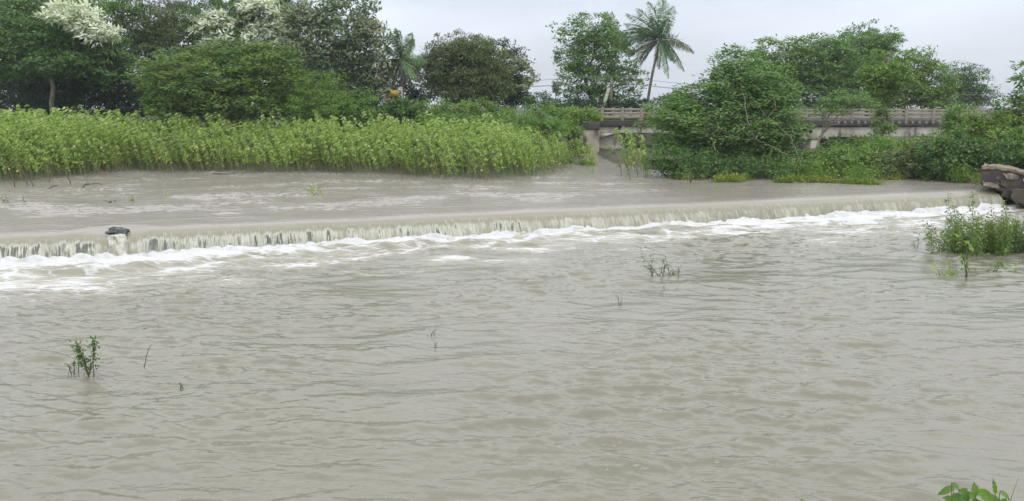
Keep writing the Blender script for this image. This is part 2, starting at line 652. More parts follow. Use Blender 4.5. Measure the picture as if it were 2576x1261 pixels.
M['lf_field'] = mat_leaf("leaf_field", (0.185, 0.300, 0.045), (0.450, 0.540, 0.175), (0.285, 0.405, 0.085), trans=0.4)
M['lf_fieldpale'] = mat_leaf("leaf_fieldpale", (0.120, 0.200, 0.050), (0.270, 0.350, 0.130), (0.150, 0.220, 0.060), trans=0.4)
M['lf_weed'] = mat_leaf("leaf_weed", (0.160, 0.210, 0.030), (0.300, 0.330, 0.060), (0.120, 0.200, 0.030), trans=0.4)
M['lf_palm'] = mat_leaf("leaf_palm", (0.085, 0.210, 0.080), (0.210, 0.370, 0.150), (0.24, 0.31, 0.14), nscale=0.35)
M['lf_bush'] = mat_leaf("leaf_bush", (0.095, 0.165, 0.035), (0.240, 0.320, 0.090), (0.130, 0.220, 0.050))
M['lf_palmold'] = mat_leaf("leaf_palmold", (0.120, 0.120, 0.060), (0.240, 0.220, 0.120), (0.080, 0.120, 0.055), nscale=0.5)
M['lf_fall'] = mat_leaf("leaf_yellow", (0.480, 0.360, 0.050), (0.600, 0.460, 0.090), trans=0.3)
M['blossom'] = mat_leaf("blossom_cream", (0.68, 0.71, 0.60), (0.84, 0.85, 0.78), (0.60, 0.66, 0.52), trans=0.25)
M['blossom_tan'] = mat_leaf("blossom_tan", (0.22, 0.26, 0.14), (0.42, 0.43, 0.30), (0.14, 0.20, 0.09), trans=0.25)
M['petal'] = mat_leaf("petal_pink", (0.62, 0.42, 0.52), (0.75, 0.66, 0.70), trans=0.3)
M['lf_near'] = mat_leaf("leaf_near", (0.100, 0.220, 0.035), (0.200, 0.330, 0.070), (0.060, 0.170, 0.050), trans=0.3, nscale=5)


# ------------------------------------------------------------------ wave fields
def wave_field(n, Lm, wl, bw, ang, spread, seed):
    r = np.random.default_rng(seed)
    k1 = np.fft.fftfreq(n, d=Lm / n) * 2 * pi
    kx, ky = np.meshgrid(k1, k1)
    k = np.sqrt(kx * kx + ky * ky) + 1e-6
    k0 = 2 * pi / wl
    th = np.arctan2(ky, kx) - ang
    A = np.exp(-(np.log(k / k0)) ** 2 / (2 * bw * bw)) / k * (np.abs(np.cos(th)) ** spread + 0.02)
    A[0, 0] = 0
    ph = r.normal(size=(n, n)) + 1j * r.normal(size=(n, n))
    f = np.fft.ifft2(A * ph).real
    f /= f.std()
    return f.astype(np.float32)


def samp(f, Lm, x, y):
    n = f.shape[0]
    u = (x / Lm * n) % n
    v = (y / Lm * n) % n
    i = np.floor(u).astype(int) % n
    j = np.floor(v).astype(int) % n
    a, b = u - np.floor(u), v - np.floor(v)
    i1, j1 = (i + 1) % n, (j + 1) % n
    return (f[j, i] * (1 - a) * (1 - b) + f[j, i1] * a * (1 - b) + f[j1, i] * (1 - a) * b + f[j1, i1] * a * b)


def sstep(a, b, x):
    t = np.clip((x - a) / (b - a), 0, 1)
    return t * t * (3 - 2 * t)


WA = wave_field(1024, 31.0, 0.80, 0.42, radians(-84), 4.0, 1)
WB = wave_field(1024, 17.0, 0.30, 0.45, radians(-100), 5.0, 2)
WM = wave_field(256, 64.0, 9.0, 0.6, 0, 0.0, 3)
WL = wave_field(512, 41.0, 2.2, 0.4, radians(-70), 1.0, 4)
WC = wave_field(512, 11.0, 0.14, 0.5, radians(-85), 1.5, 5)


def foot_edge(t):
    """how far the white water reaches from the foot of the fall, along the weir"""
    xs = [-30, -2, 3, 7, 11, 15, 19, 23, 27, 31, 35, 41]
    es = [3.8, 3.4, 3.6, 2.5, 2.0, 2.1, 1.7, 2.0, 3.0, 3.2, 2.8, 2.3]
    return np.interp(t, xs, es)


def lower_height(x, y):
    t, o = weir_to(x, y)
    o = o - 0.5
    mod = 0.86 + 0.42 * np.clip(samp(WM, 64.0, x, y), -1.5, 0.65)
    a = 2.4 * np.tanh(samp(WA, 31.0, x, y) / 2.4)
    h = mod * (0.0200 * (a + 0.15 * a * a) + 0.0078 * samp(WB, 17.0, x + 3, y) + 0.0026 * samp(WC, 11.0, x, y)) \
        + 0.012 * samp(WL, 41.0, x, y)
    near = np.exp(-np.clip(o, 0, None) / 2.2) * (o > -1.5)
    E = foot_edge(t)
    lump = samp(WL, 41.0, x * 1.3 + 9, y * 1.3)
    roll = np.exp(-((o - 0.62 * E) / 0.55) ** 2) * (0.12 + 0.07 * np.clip(lump, -1.2, 2)) * sstep(45, 0, np.abs(t - 8) * 1.2)
    h = h + near * 0.05 * samp(WA, 31.0, x * 0.8 + 5, y * 0.8) + roll + near * 0.05 + near * 0.022 * samp(WB, 17.0, x * 0.8, y * 0.8)
    return h


def lower_foam(x, y):
    t, o = weir_to(x, y)
    o = o - 0.5
    E = foot_edge(t) + 0.55 * samp(WL, 41.0, x * 0.7, y * 0.7) + 0.5 * samp(WA, 31.0, x * 0.35, y * 0.35)
    s = o / np.maximum(E, 0.5)
    f = 0.74 - 0.33 * sstep(0.30, 0.62, s) - 0.07 * sstep(1.0, 1.5, s) - 0.26 * sstep(1.5, 2.7, s)
    # crest line of the standing roller stays white
    f += 0.20 * np.exp(-((s - 0.98) / 0.12) ** 2) + 0.045 * samp(WL, 41.0, x, y) + 0.03 * samp(WA, 31.0, x, y)
    f = f * sstep(3.4, 2.0, s) * sstep(8.5, 5.0, o)
    f = np.where(o < -0.6, 0.0, f)
    return np.clip(f, 0, 1)


# lower river: fan-shaped sheet, fine close by
na, nr = 1300, 860
ang = np.linspace(radians(-44), radians(44), na)
rad = np.geomspace(5.0, 62.0, nr)
AA, RR = np.meshgrid(ang, rad)
X = RR * np.tan(AA)
Y = RR.copy()
T_, O_ = weir_to(X, Y)
Z = lower_height(X, Y)
FO = lower_foam(X, Y)
Vw = np.stack([X, Y, Z], -1).reshape(-1, 3)
idx = np.arange(na * nr).reshape(nr, na)
Fw = np.stack([idx[:-1, :-1], idx[:-1, 1:], idx[1:, 1:], idx[1:, :-1]], -1).reshape(-1, 4)
keep = (O_[:-1, :-1].ravel() > -0.1) | (T_[:-1, :-1].ravel() > WLEN - 0.5)
Fw = Fw[keep]
o = quads("river_water", Vw, Fw, M['lower'], smooth=True, attrs={"foam": FO})
tag(o, "grey-brown rippled flood water below the weir", None, None, 'structure')

# upper river: sheet in weir coordinates
tt = np.arange(-30, 66, 0.07)
oo = -np.concatenate([np.arange(0.06, 4.0, 0.055), np.geomspace(4.0, 105, 270)])
TT, OO = np.meshgrid(tt, oo)
X, Y = weir_xy(TT, OO)
ROCK = on_z(288, 578, UPZ)
rt, ro = weir_to(ROCK[0], ROCK[1])
calm = sstep(0.3, 5.0, -OO)
patch = np.clip(0.6 + 0.5 * samp(WM, 64.0, X * 1.4 + 20, Y * 2.2), 0.05, 1.4)
left = sstep(26, 6, X * 1.0 + 14)
Z = UPZ - 0.115 * np.exp(-(-OO - 0.06) / 0.20) + (0.10 + 0.9 * calm) * patch * (0.25 + 0.75 * left) * (
    0.016 * samp(WA, 31.0, X, Y) + 0.010 * samp(WB, 17.0, X, Y)) + 0.004 * samp(WL, 41.0, X, Y)
dr = np.sqrt(((TT - rt) * 0.75) ** 2 + (OO - ro) ** 2)
Z += -0.085 * np.exp(-(dr / 0.50) ** 2) + 0.035 * np.exp(-((dr - 0.95) / 0.22) ** 2)
Z += 0.015 * np.exp(-((dr - 1.5 - 0.5 * np.abs(TT - rt)) / 0.2) ** 2)
idx = np.arange(TT.size).reshape(TT.shape)
Fu = np.stack([idx[:-1, :-1], idx[:-1, 1:], idx[1:, 1:], idx[1:, :-1]], -1).reshape(-1, 4)
zl = Z[0].copy()
o = quads("upper_river_water", np.stack([X, Y, Z], -1).reshape(-1, 3), Fu, M['upper'], smooth=True)
tag(o, "smooth grey-brown water sliding towards the weir crest", None, None, 'structure')

# falling sheet
tf = np.arange(-30, WLEN, 0.035)
prof = np.array([(-0.06, 0.0), (0.0, -0.03), (0.07, -0.07), (0.15, -0.12), (0.23, -0.20), (0.30, -0.29),
                 (0.36, -0.39), (0.415, -0.49), (0.46, -0.59), (0.50, -0.69), (0.535, -0.79), (0.56, -0.87)])
pv = np.linspace(0, 1, 40)
po = np.interp(pv, np.linspace(0, 1, len(prof)), prof[:, 0])
pz = np.interp(pv, np.linspace(0, 1, len(prof)), prof[:, 1])
TF, PV = np.meshgrid(tf, pv)
PO = np.broadcast_to(po[:, None], TF.shape).copy()
PZ = np.broadcast_to(pz[:, None], TF.shape).copy()
st = samp(WB, 17.0, TF * 1.3, PV * 0.25 + 2) * 0.6 + samp(WA, 31.0, TF * 1.5, PV * 0.2)
PO = PO + PV * 0.035 * st + PV ** 2 * 0.05 * samp(WL, 41.0, TF, PV * 0 + 3)
zl_i = np.interp(tf, tt, zl)
Zf = zl_i[None, :] + PZ * (zl_i[None, :] + 0.06) / 0.87
X, Y = weir_xy(TF, PO)
idx = np.arange(TF.size).reshape(TF.shape)
Ff = np.stack([idx[:-1, :-1], idx[1:, :-1], idx[1:, 1:], idx[:-1, 1:]], -1).reshape(-1, 4)
solid = np.interp(TF, [-30, 2, 8, 14, 22, 30, 41], [0.02, 0.03, 0.06, 0.10, 0.16, 0.2, 0.2])
solid = solid + 0.5 * np.exp(-((TF - rt - 0.1) / 0.35) ** 2)
fall = quads("waterfall", np.stack([X, Y, Zf], -1).reshape(-1, 3), Ff, M['fall'], smooth=True, attrs={"solid": solid},
             uv=np.stack([TF, PV], -1).reshape(-1, 2))
tag(fall, "long low sheet of khaki water falling over the weir crest in strands", "waterfall")

# weir wall under and behind the sheet
g = Geo()
sec = [(-2.0, UPZ - 0.26), (-0.25, UPZ - 0.24), (-0.1, UPZ - 0.28), (0.0, UPZ - 0.36), (0.06, -1.2), (-2.0, -1.2)]
V = []
tw = np.linspace(-30, WLEN + 0.5, 60)
for t in tw:
    for (oo_, zz) in sec:
        x, y = weir_xy(t, oo_)
        V.append((x, y, zz))
k = len(sec)
Fq = [(i * k + j, i * k + (j + 1) % k, (i + 1) * k + (j + 1) % k, (i + 1) * k + j) for i in range(len(tw) - 1) for j in range(k)]
g.add(V, Fq)
wr = g.build("weir", M['weir'])
tag(wr, "dark wet concrete weir wall showing through gaps in the falling water", "weir")

# foam heaped along the foot
tfm = np.arange(-30, WLEN - 0.1, 0.04)
ofm = np.linspace(-0.22, 1.0, 34)
TM, OM = np.meshgrid(tfm, ofm)
X, Y = weir_xy(TM, OM + 0.52)
hgt = 0.075 + 0.040 * samp(WL, 41.0, TM * 1.1, OM * 0 + 7) + 0.03 * samp(WA, 31.0, TM * 1.2, OM)
hgt = hgt * np.exp(-((OM - 0.14) / 0.34) ** 2) + 0.022 * samp(WA, 31.0, X * 1.6, Y * 1.6) + 0.026 * samp(WB, 17.0, X * 0.8, Y * 0.8) + 0.008 * samp(WC, 11.0, X * 0.7, Y * 0.7)
hgt = np.maximum(hgt, -0.03)
endw = sstep(1.0, 0.45, OM)
Zm = lower_height(X, Y) * 0.6 + hgt * endw - 0.06 * (1 - endw) - 0.02
idx = np.arange(TM.size).reshape(TM.shape)
Fm = np.stack([idx[:-1, :-1], idx[1:, :-1], idx[1:, 1:], idx[:-1, 1:]], -1).reshape(-1, 4)
o = quads("foam", np.stack([X, Y, Zm], -1).reshape(-1, 3), Fm, M['foam'], smooth=True)
tag(o, "white churning foam heaped along the foot of the fall", "foam", None, 'stuff')

# ------------------------------------------------------------------ ground
BANK = np.array([on_z(*p, UPZ)[:2] for p in
                 [(1560, 418), (1660, 436), (1790, 452), (1950, 460), (2150, 458), (2260, 452), (2400, 460), (2470, 472)]])


def ground_z(x, y):
    x = np.asarray(x, dtype=float)
    y = np.asarray(y, dtype=float)
    t, o_ = weir_to(x, y)
    down = o_ > -0.9
    z = np.where(down, -1.2, 0.1)
    # right bank upstream of the weir
    by = np.interp(x, np.append(BANK[:, 0], [26.0]), np.append(BANK[:, 1], [36.8]))
    rb = np.where(x > BANK[0, 0], sstep(0.8, 3.2, y - by), 0) * np.where(o_ < 0.6, 1, 0)
    z = np.where(rb > 0, np.maximum(z, 0.1 + rb * (0.86 + 0.012 * np.clip(y - by, 0, 20))), z)
    right = sstep(24.5, 29, x) * sstep(30, 37, y)
    z = np.maximum(z, -1.2 + right * 3.4)
    # far left bank behind the flooded field
    lb = sstep(57, 61, y) * sstep(6, 4.2, x)
    z = np.where(lb > 0, np.maximum(z, 0.1 + lb * 1.5), z)
    # road embankment, open under the bridge
    emb = sstep(67.6, 68.6, y)
    openb = sstep(7.0, 9.5, x) * sstep(41, 37, x)
    z = np.where(emb > 0, np.maximum(z, 0.1 + emb * (3.25 * (1 - openb))), z)
    z = np.maximum(z, -1.2 + sstep(73, 78, y) * 4.5)
    # near bank under the camera
    z = np.maximum(z, -1.2 + 4.0 * sstep(6.5, -0.5, y))
    z = np.maximum(z, -1.2 + 4.0 * sstep(44, 52, np.abs(x + 2)) * sstep(30, 20, y))
    return z


gx = np.concatenate([np.linspace(-1500, -70, 24), np.arange(-68, 68, 0.8), np.linspace(70, 1500, 24)])
gy = np.concatenate([np.linspace(-400, -12, 10), np.arange(-10, 92, 0.7), np.linspace(94, 3500, 40)])
GX, GY = np.meshgrid(gx, gy)
GZ = ground_z(GX, GY) + 0.06 * samp(WM, 64.0, GX * 3, GY * 3)
idx = np.arange(GX.size).reshape(GX.shape)
Fg = np.stack([idx[:-1, :-1], idx[:-1, 1:], idx[1:, 1:], idx[1:, :-1]], -1).reshape(-1, 4)
o = quads("ground", np.stack([GX, GY, GZ], -1).reshape(-1, 3), Fg, M['earth'], smooth=True)
tag(o, "damp earth of the river banks and bed", None, None, 'structure')


def gz(x, y):
    return float(ground_z(np.array([x]), np.array([y]))[0])


# ------------------------------------------------------------------ trees
WIND = np.array([-1.0, 0.0, 0.12])


def crown_geo(g, lobes, mi, rc, per, ln, wd, dens, wind, flat=0.65, inner=0.5, centers=None):
    for lb in lobes:
        c, R = lb
        area = 4 * pi * ((R[0] * R[1]) ** 1.6 / 3 + (R[0] * R[2]) ** 1.6 / 3 + (R[1] * R[2]) ** 1.6 / 3) ** (1 / 1.6)
        n = max(4, int(1.55 * dens * area / (pi * rc * rc)))
        d = rng.normal(size=(n, 3))
        d /= np.linalg.norm(d, axis=1)[:, None]
        r = inner + (1 - inner) * rng.random(n) ** 0.55
        cc = c + d * R * r[:, None]
        # stray sprays break the outline, jitter keeps lobes from reading as balls
        stray = rng.random(n) < 0.14
        cc += np.where(stray, rng.uniform(0.12, 0.42, n), 0)[:, None] * d * R * np.array([1, 1, 1.15])
        cc += rng.normal(size=(n, 3)) * 0.16 * np.array(R)
        if centers is not None:
            centers.append(cc[rng.random(n) < 0.30])
        rcl = rc * rng.uniform(0.6, 1.55, n) * np.where(stray, 0.62, 1)
        # every clump is a rough dome of leaves facing outwards, with a looser fill below
        dd = rng.normal(size=(n, per, 3))
        dd[:, :, 2] = np.where(rng.random((n, per)) < 0.78, np.abs(dd[:, :, 2]), dd[:, :, 2])
        dd += d[:, None, :] * 0.55
        dd /= np.linalg.norm(dd, axis=2)[:, :, None]
        rad_ = 0.25 + 0.85 * rng.random((n, per, 1)) ** 0.45
        off = dd * rad_ * np.array([1 + 0.45 * wind, 1.0, flat]) * rcl[:, None, None]
        pos = cc[:, None, :] + off
        # windward tips stream out
        ax = rng.normal(size=off.shape) * 0.6 + WIND * wind * 1.0 + dd * 0.35
        ax[:, :, 2] -= 0.30
        nrm = dd * 0.9 + np.array([0, 0, 0.75]) + rng.normal(size=off.shape) * 0.28
        m_ = n * per
        sz = rng.uniform(0.65, 1.35, m_)
        g.leaves(pos.reshape(-1, 3), ax.reshape(-1, 3), nrm.reshape(-1, 3), ln * sz, wd * sz, mi)


def limb(g, a, b, r0, r1, bow=0.12, n=7, sides=5, gnarl=0.04):
    a, b = np.array(a, float), np.array(b, float)
    L_ = np.linalg.norm(b - a)
    s = np.linspace(0, 1, n)[:, None]
    p = a + (b - a) * s
    p[:, 2] += (np.sin(s[:, 0] * pi) * bow * L_)
    p[1:-1] += rng.normal(size=(n - 2, 3)) * gnarl * L_
    g.tube(p, r0, r1, sides)
    return p


def tree(kind, label, Yd, base_x, lobes_px, leaf, ln=0.30, wd=0.12, rc=0.55, per=42, dens=1.0, wind=0.7, bark='bark',
         trunk_r=0.22, flowers=None, flower_mat='blossom', depth=0.8, inner=0.5, cat='tree', group=None, trunk_top=None,
         base=None, flat=0.65, limbs=True, foff=62):
    bp = on_y(base_x, 270, Yd) if base is None else base
    bz = gz(bp[0], bp[1]) - 0.1
    root = empty(kind, (bp[0], bp[1], bz), label, cat, group)
    o3 = (bp[0], bp[1], bz)
    conv = []
    for (cx, cy, rx, ry) in lobes_px:
        yy = Yd + rng.uniform(-0.4, 0.4) * rx / F * Yd
        c = on_y(cx, cy, yy)
        s = yy / F
        conv.append((c, np.array([rx * s, max(rx, ry) * s * depth, ry * s])))
    g = Geo(o3)
    centers = []
    crown_geo(g, conv, 0, rc, per, ln, wd, dens, wind, flat, inner, centers)
    g.build('crown', M[leaf], root)
    if flowers:
        g = Geo(o3)
        fc = []
        for (cx, cy, rx, ry) in flowers:
            c = on_y(cx, cy, Yd - foff / F * Yd)
            s = Yd / F
            fc.append((c, np.array([rx * s, rx * s * 0.6, ry * s])))
        crown_geo(g, fc, 0, 0.36, 26, 0.40, 0.14, 0.75, wind, 0.6, 0.2)
        g.build('blossom', M[flower_mat], root)
    if limbs:
        g = Geo(o3)
        cm = np.mean([c for c, _ in conv], axis=0)
        low = min(c[2] - R[2] for c, R in conv)
        th = max(low + 0.25 * (cm[2] - low), bz + 0.8) if trunk_top is None else trunk_top
        top = np.array([bp[0] + (cm[0] - bp[0]) * 0.35, bp[1], th])
        limb(g, (bp[0], bp[1], bz - 0.2), top, trunk_r, trunk_r * 0.7, 0, 7, 7, 0.02)
        for (c, R), cc in zip(conv, centers):
            p = limb(g, top, c, trunk_r * 0.55, trunk_r * 0.22, 0.06, 7, 5, 0.035)
            for q in cc[:16]:
                k_ = rng.integers(2, 7)
                limb(g, p[k_], q, trunk_r * 0.13, 0.010, 0.05, 5, 4, 0.05)
        g.build('trunk', M[bark], root, smooth=True)
    return root


def bush(label, Yd, lobes_px, leaf, kind='bush', cat='bush', ln=0.20, wd=0.10, rc=0.38, per=34, dens=1.0, wind=0.5,
         group=None, **kw):
    bx = lobes_px[0][0]
    lobes_px = [(a, b, c * 1.15, d * 1.2) for a, b, c, d in lobes_px]
    return tree(kind, label, Yd, bx, lobes_px, leaf, ln=ln, wd=wd, rc=rc, per=per, dens=dens, wind=wind, trunk_r=0.06,
                cat=cat, group=group, inner=kw.pop('inner', 0.35), **kw)


# left wood, from the back to the front
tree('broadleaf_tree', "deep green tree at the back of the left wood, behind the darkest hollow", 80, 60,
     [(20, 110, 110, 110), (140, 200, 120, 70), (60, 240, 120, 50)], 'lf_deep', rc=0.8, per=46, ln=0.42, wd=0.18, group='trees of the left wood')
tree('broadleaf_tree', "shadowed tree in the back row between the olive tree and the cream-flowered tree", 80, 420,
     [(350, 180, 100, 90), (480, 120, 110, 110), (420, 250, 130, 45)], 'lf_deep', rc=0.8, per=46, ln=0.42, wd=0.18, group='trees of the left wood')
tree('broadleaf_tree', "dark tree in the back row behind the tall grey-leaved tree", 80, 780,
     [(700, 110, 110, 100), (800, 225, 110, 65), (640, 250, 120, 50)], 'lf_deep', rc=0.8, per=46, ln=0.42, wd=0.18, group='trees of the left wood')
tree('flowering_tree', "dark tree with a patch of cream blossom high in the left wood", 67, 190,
     [(120, 30, 110, 75), (240, 40, 90, 60), (200, 130, 100, 60), (30, 20, 70, 60)], 'lf_blue', ln=0.30,
     flowers=[(235, 78, 45, 20), (205, 55, 40, 18), (175, 35, 60, 22), (270, 88, 20, 10)], foff=190, group='trees of the left wood')
tree('broadleaf_tree', "pale grey-brown tree tops peeping over the cream blossom at the top left", 72, 130,
     [(120, 15, 70, 40), (150, 55, 45, 30)], 'lf_grey', ln=0.25, group='trees of the left wood')
tree('olive_leaved_tree', "olive green tree with bare twisting twigs in the middle of the left wood", 68, 400,
     [(400, 30, 110, 65), (350, 80, 60, 55), (450, 95, 75, 55), (420, 165, 70, 50)], 'lf_olive', ln=0.2, wd=0.09, per=50,
     dens=1.0, bark='bark_pale', group='trees of the left wood')
tree('flowering_tree', "tree covered with white blossom sprays above the yellow-green spreading tree", 68, 620,
     [(560, 70, 80, 60), (640, 50, 90, 70), (690, 110, 60, 50), (600, 130, 80, 40)], 'lf_dark', ln=0.28,
     flowers=[(545, 75, 55, 38), (600, 100, 60, 32), (560, 45, 40, 22), (650, 20, 60, 25), (690, 75, 30, 40), (515, 75, 25, 14),
              (640, 90, 40, 25)],
     group='trees of the left wood')
tree('broadleaf_tree', "broad dark tree leaning over the left edge with a bare pale trunk below", 62, 128,
     [(30, 90, 85, 45), (110, 115, 100, 45), (220, 135, 95, 42), (40, 160, 80, 40), (290, 165, 50, 40), (160, 165, 90, 28)],
     'lf_dark', ln=0.26, per=50, dens=1.15, bark='bark_pale', group='trees of the left wood')
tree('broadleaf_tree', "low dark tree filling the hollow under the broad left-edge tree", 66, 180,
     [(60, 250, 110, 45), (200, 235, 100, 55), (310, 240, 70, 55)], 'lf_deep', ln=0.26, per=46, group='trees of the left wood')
tree('spreading_tree', "yellow-green spreading tree with drooping windblown sprays before the wood", 57, 560,
     [(470, 165, 85, 32), (560, 140, 75, 28), (640, 150, 90, 40), (410, 205, 55, 38), (540, 205, 110, 45), (680, 200, 80, 50),
      (590, 260, 130, 38), (460, 255, 70, 35)],
     'lf_yell', ln=0.24, wd=0.085, rc=0.5, per=52, dens=1.1, wind=1.4, flat=0.5, group='trees of the left wood')
bush("small yellowish leafy bush beneath the spreading tree, behind the flooded plants", 55,
     [(410, 255, 38, 28), (400, 225, 22, 16)], 'lf_yell', ln=0.2)
tree('tall_tree', "tallest grey-leaved tree beside the open sky, its crown full of small gaps", 64, 850,
     [(800, 30, 70, 50), (880, 20, 65, 45), (925, 80, 45, 42), (850, 100, 75, 45), (780, 110, 60, 55), (905, 160, 60, 42),
      (820, 190, 75, 48), (930, 225, 50, 55), (860, 260, 80, 35)],
     'lf_grey', ln=0.34, wd=0.15, rc=0.5, per=24, dens=0.72, inner=0.35, wind=0.8, bark='bark_pale', trunk_r=0.26,
     flowers=[(930, 75, 32, 30), (880, 115, 36, 22), (955, 150, 18, 30), (780, 40, 24, 22), (968, 230, 10, 26), (740, 60, 20, 40)], flower_mat='blossom_tan', foff=45,
     group='trees of the left wood')
tree('broadleaf_tree', "dark leafy tree standing under the tallest grey-leaved tree", 67, 880,
     [(880, 200, 90, 60), (950, 250, 60, 45), (770, 240, 70, 60)], 'lf_dark', ln=0.32, wd=0.15, dens=0.9, group='trees of the left wood')
bush("feathery dark green shrub at the foot of the tallest tree", 56,
     [(805, 235, 52, 42), (850, 275, 65, 28), (770, 270, 40, 35)], 'lf_mid', ln=0.15, wd=0.05, per=60, kind='feathery_shrub', cat='shrub')
bush("small bright yellow-green bush in front of the dark trees by the left coconut palm", 57,
     [(906, 250, 27, 18), (925, 262, 16, 12)], 'lf_bright', ln=0.16)
bush("low dark bush left of the yellow box", 58, [(905, 285, 60, 22), (850, 292, 50, 16)], 'lf_dark')
tree('broadleaf_tree', "thin-leaved dark tree directly behind the yellow box and the left palm", 70, 1020,
     [(1010, 215, 50, 45), (1035, 260, 40, 25), (985, 270, 35, 30), (1045, 225, 28, 30)], 'lf_deep', ln=0.34, wd=0.16, per=24, dens=0.8)
bush("dark bush with grey-backed leaves below the yellow box", 57, [(1005, 285, 38, 22), (1025, 272, 22, 14)], 'lf_dark', ln=0.3)
tree('domed_tree', "round domed brownish-olive tree with fine feathery leaves", 66, 1180,
     [(1170, 175, 92, 68), (1120, 165, 50, 45), (1225, 200, 55, 58), (1165, 225, 85, 40), (1185, 130, 50, 24)],
     'lf_olive', ln=0.19, wd=0.07, rc=0.5, per=70, dens=2.1, wind=0.3, bark='bark_pale', inner=0.6, flat=0.9)
tree('flowering_tree', "dark green tree with cream tufts right of the domed olive tree", 72, 1290,
     [(1285, 190, 50, 62), (1255, 150, 35, 40), (1310, 230, 38, 38), (1260, 230, 45, 45)], 'lf_deep', ln=0.24, per=50,
     flowers=[(1318, 170, 14, 16), (1335, 195, 12, 14), (1322, 215, 12, 9), (1305, 158, 10, 8)], flower_mat='blossom_tan')
bush("small dark bush on the skyline right of the cream-tufted tree", 68, [(1355, 258, 26, 18), (1390, 268, 26, 12)], 'lf_dark')
tree('leafless_sapling', "thin half-bare sapling against the sky left of the tall roadside tree", 74, 1398,
     [(1398, 218, 5, 14), (1402, 232, 6, 6)], 'lf_grey', rc=0.15, per=10, ln=0.15, trunk_r=0.05, trunk_top=6.2)
tree('roadside_tree', "tall blue-green tree with an open lower crown behind the utility pole", 78, 1478,
     [(1450, 90, 48, 38), (1500, 85, 48, 42), (1530, 120, 45, 50), (1440, 140, 35, 40), (1480, 150, 55, 45), (1560, 170, 38, 40),
      (1435, 205, 32, 28), (1520, 205, 60, 35), (1590, 205, 32, 28), (1480, 245, 60, 26), (1570, 245, 40, 20)],
     'lf_blue', ln=0.27, wd=0.13, rc=0.5, per=30, dens=0.85, wind=0.8, trunk_r=0.2, inner=0.4)
bush("low dark bush on the road edge under the tall roadside tree", 74,
     [(1430, 268, 40, 14), (1500, 270, 50, 12), (1585, 266, 40, 9)], 'lf_deep')
# hedge between the field and the abutment
bush("mid-green rounded bush, first in the hedge from the left palm", 58, [(1075, 285, 42, 22), (1040, 290, 22, 16)], 'lf_mid')
bush("bushy green shrub in the hedge under the domed olive tree", 58, [(1140, 287, 45, 22), (1175, 280, 26, 16)], 'lf_mid', wind=0.8)
bush("olive-tinted shrub in the hedge under the cream-tufted tree", 58, [(1215, 288, 42, 24), (1250, 292, 26, 18)], 'lf_yell')
bush("soft pale green feathery bush at the middle of the hedge", 57, [(1310, 296, 52, 22), (1355, 305, 36, 20)], 'lf_bright', ln=0.14, wd=0.05, per=50)
bush("green shrub with fine leaves in the hedge, right of the soft pale one", 58, [(1395, 300, 38, 24), (1420, 285, 20, 12)], 'lf_mid')
bush("dark creeper-covered bush hanging over the wing wall of the bridge", 62,
     [(1455, 290, 38, 14), (1480, 295, 24, 7), (1432, 308, 22, 14)], 'lf_mid')
bush("dark bush at the waterline beneath the wing wall", 61, [(1448, 355, 14, 22), (1468, 378, 16, 8), (1436, 332, 14, 16)], 'lf_dark')
bush("long bright green thicket behind the flooded plants below the hedge", 56,
     [(1270, 318, 65, 18), (1380, 325, 50, 18), (1150, 312, 70, 14)], 'lf_bright', ln=0.2)

# beyond the bridge, right part
tree('broadleaf_tree', "small dark bush-like tree on the skyline between the palm and the big bank tree", 80, 1700,
     [(1690, 258, 34, 14), (1720, 250, 28, 16), (1665, 262, 18, 8)], 'lf_dark', trunk_r=0.08)
tree('roadside_tree', "windblown tree with drooping sprays, first behind the bridge beside the big bank tree", 78, 1950,
     [(1940, 140, 52, 38), (1985, 150, 50, 48), (1950, 205, 65, 50), (1900, 180, 35, 40)], 'lf_mid', wind=1.3, ln=0.26, group='trees behind the bridge')
tree('roadside_tree', "dense dark green tree second behind the bridge, between the windblown and the tallest one", 79, 2080,
     [(2050, 165, 65, 55), (2110, 180, 65, 50), (2060, 230, 80, 40), (2130, 235, 60, 38), (2090, 130, 45, 30)], 'lf_blue',
     dens=1.4, group='trees behind the bridge')
tree('roadside_tree', "tallest dark tree of those behind the bridge, reaching highest into the sky", 84, 2185,
     [(2185, 108, 62, 34), (2145, 125, 40, 32), (2225, 120, 34, 30), (2180, 165, 65, 45)], 'lf_blue', ln=0.28, dens=1.3,
     group='trees behind the bridge')
tree('roadside_tree', "yellow-green topped tree with dense foliage behind the bridge, right of the tallest", 76, 2270,
     [(2245, 180, 55, 42), (2300, 170, 48, 38), (2345, 205, 45, 48), (2270, 230, 70, 38), (2355, 250, 40, 24), (2200, 245, 40, 28)],
     'lf_mid', ln=0.25, dens=1.4, group='trees behind the bridge')
tree('feathery_tree', "hazy fine-leaved dark tree at the far right end of the bridge", 82, 2430,
     [(2400, 200, 40, 34), (2435, 205, 38, 34), (2425, 245, 55, 32), (2465, 235, 25, 30), (2385, 240, 30, 26)], 'lf_dark', ln=0.19,
     wd=0.07, per=60, dens=1.5, wind=0.9, group='trees behind the bridge')

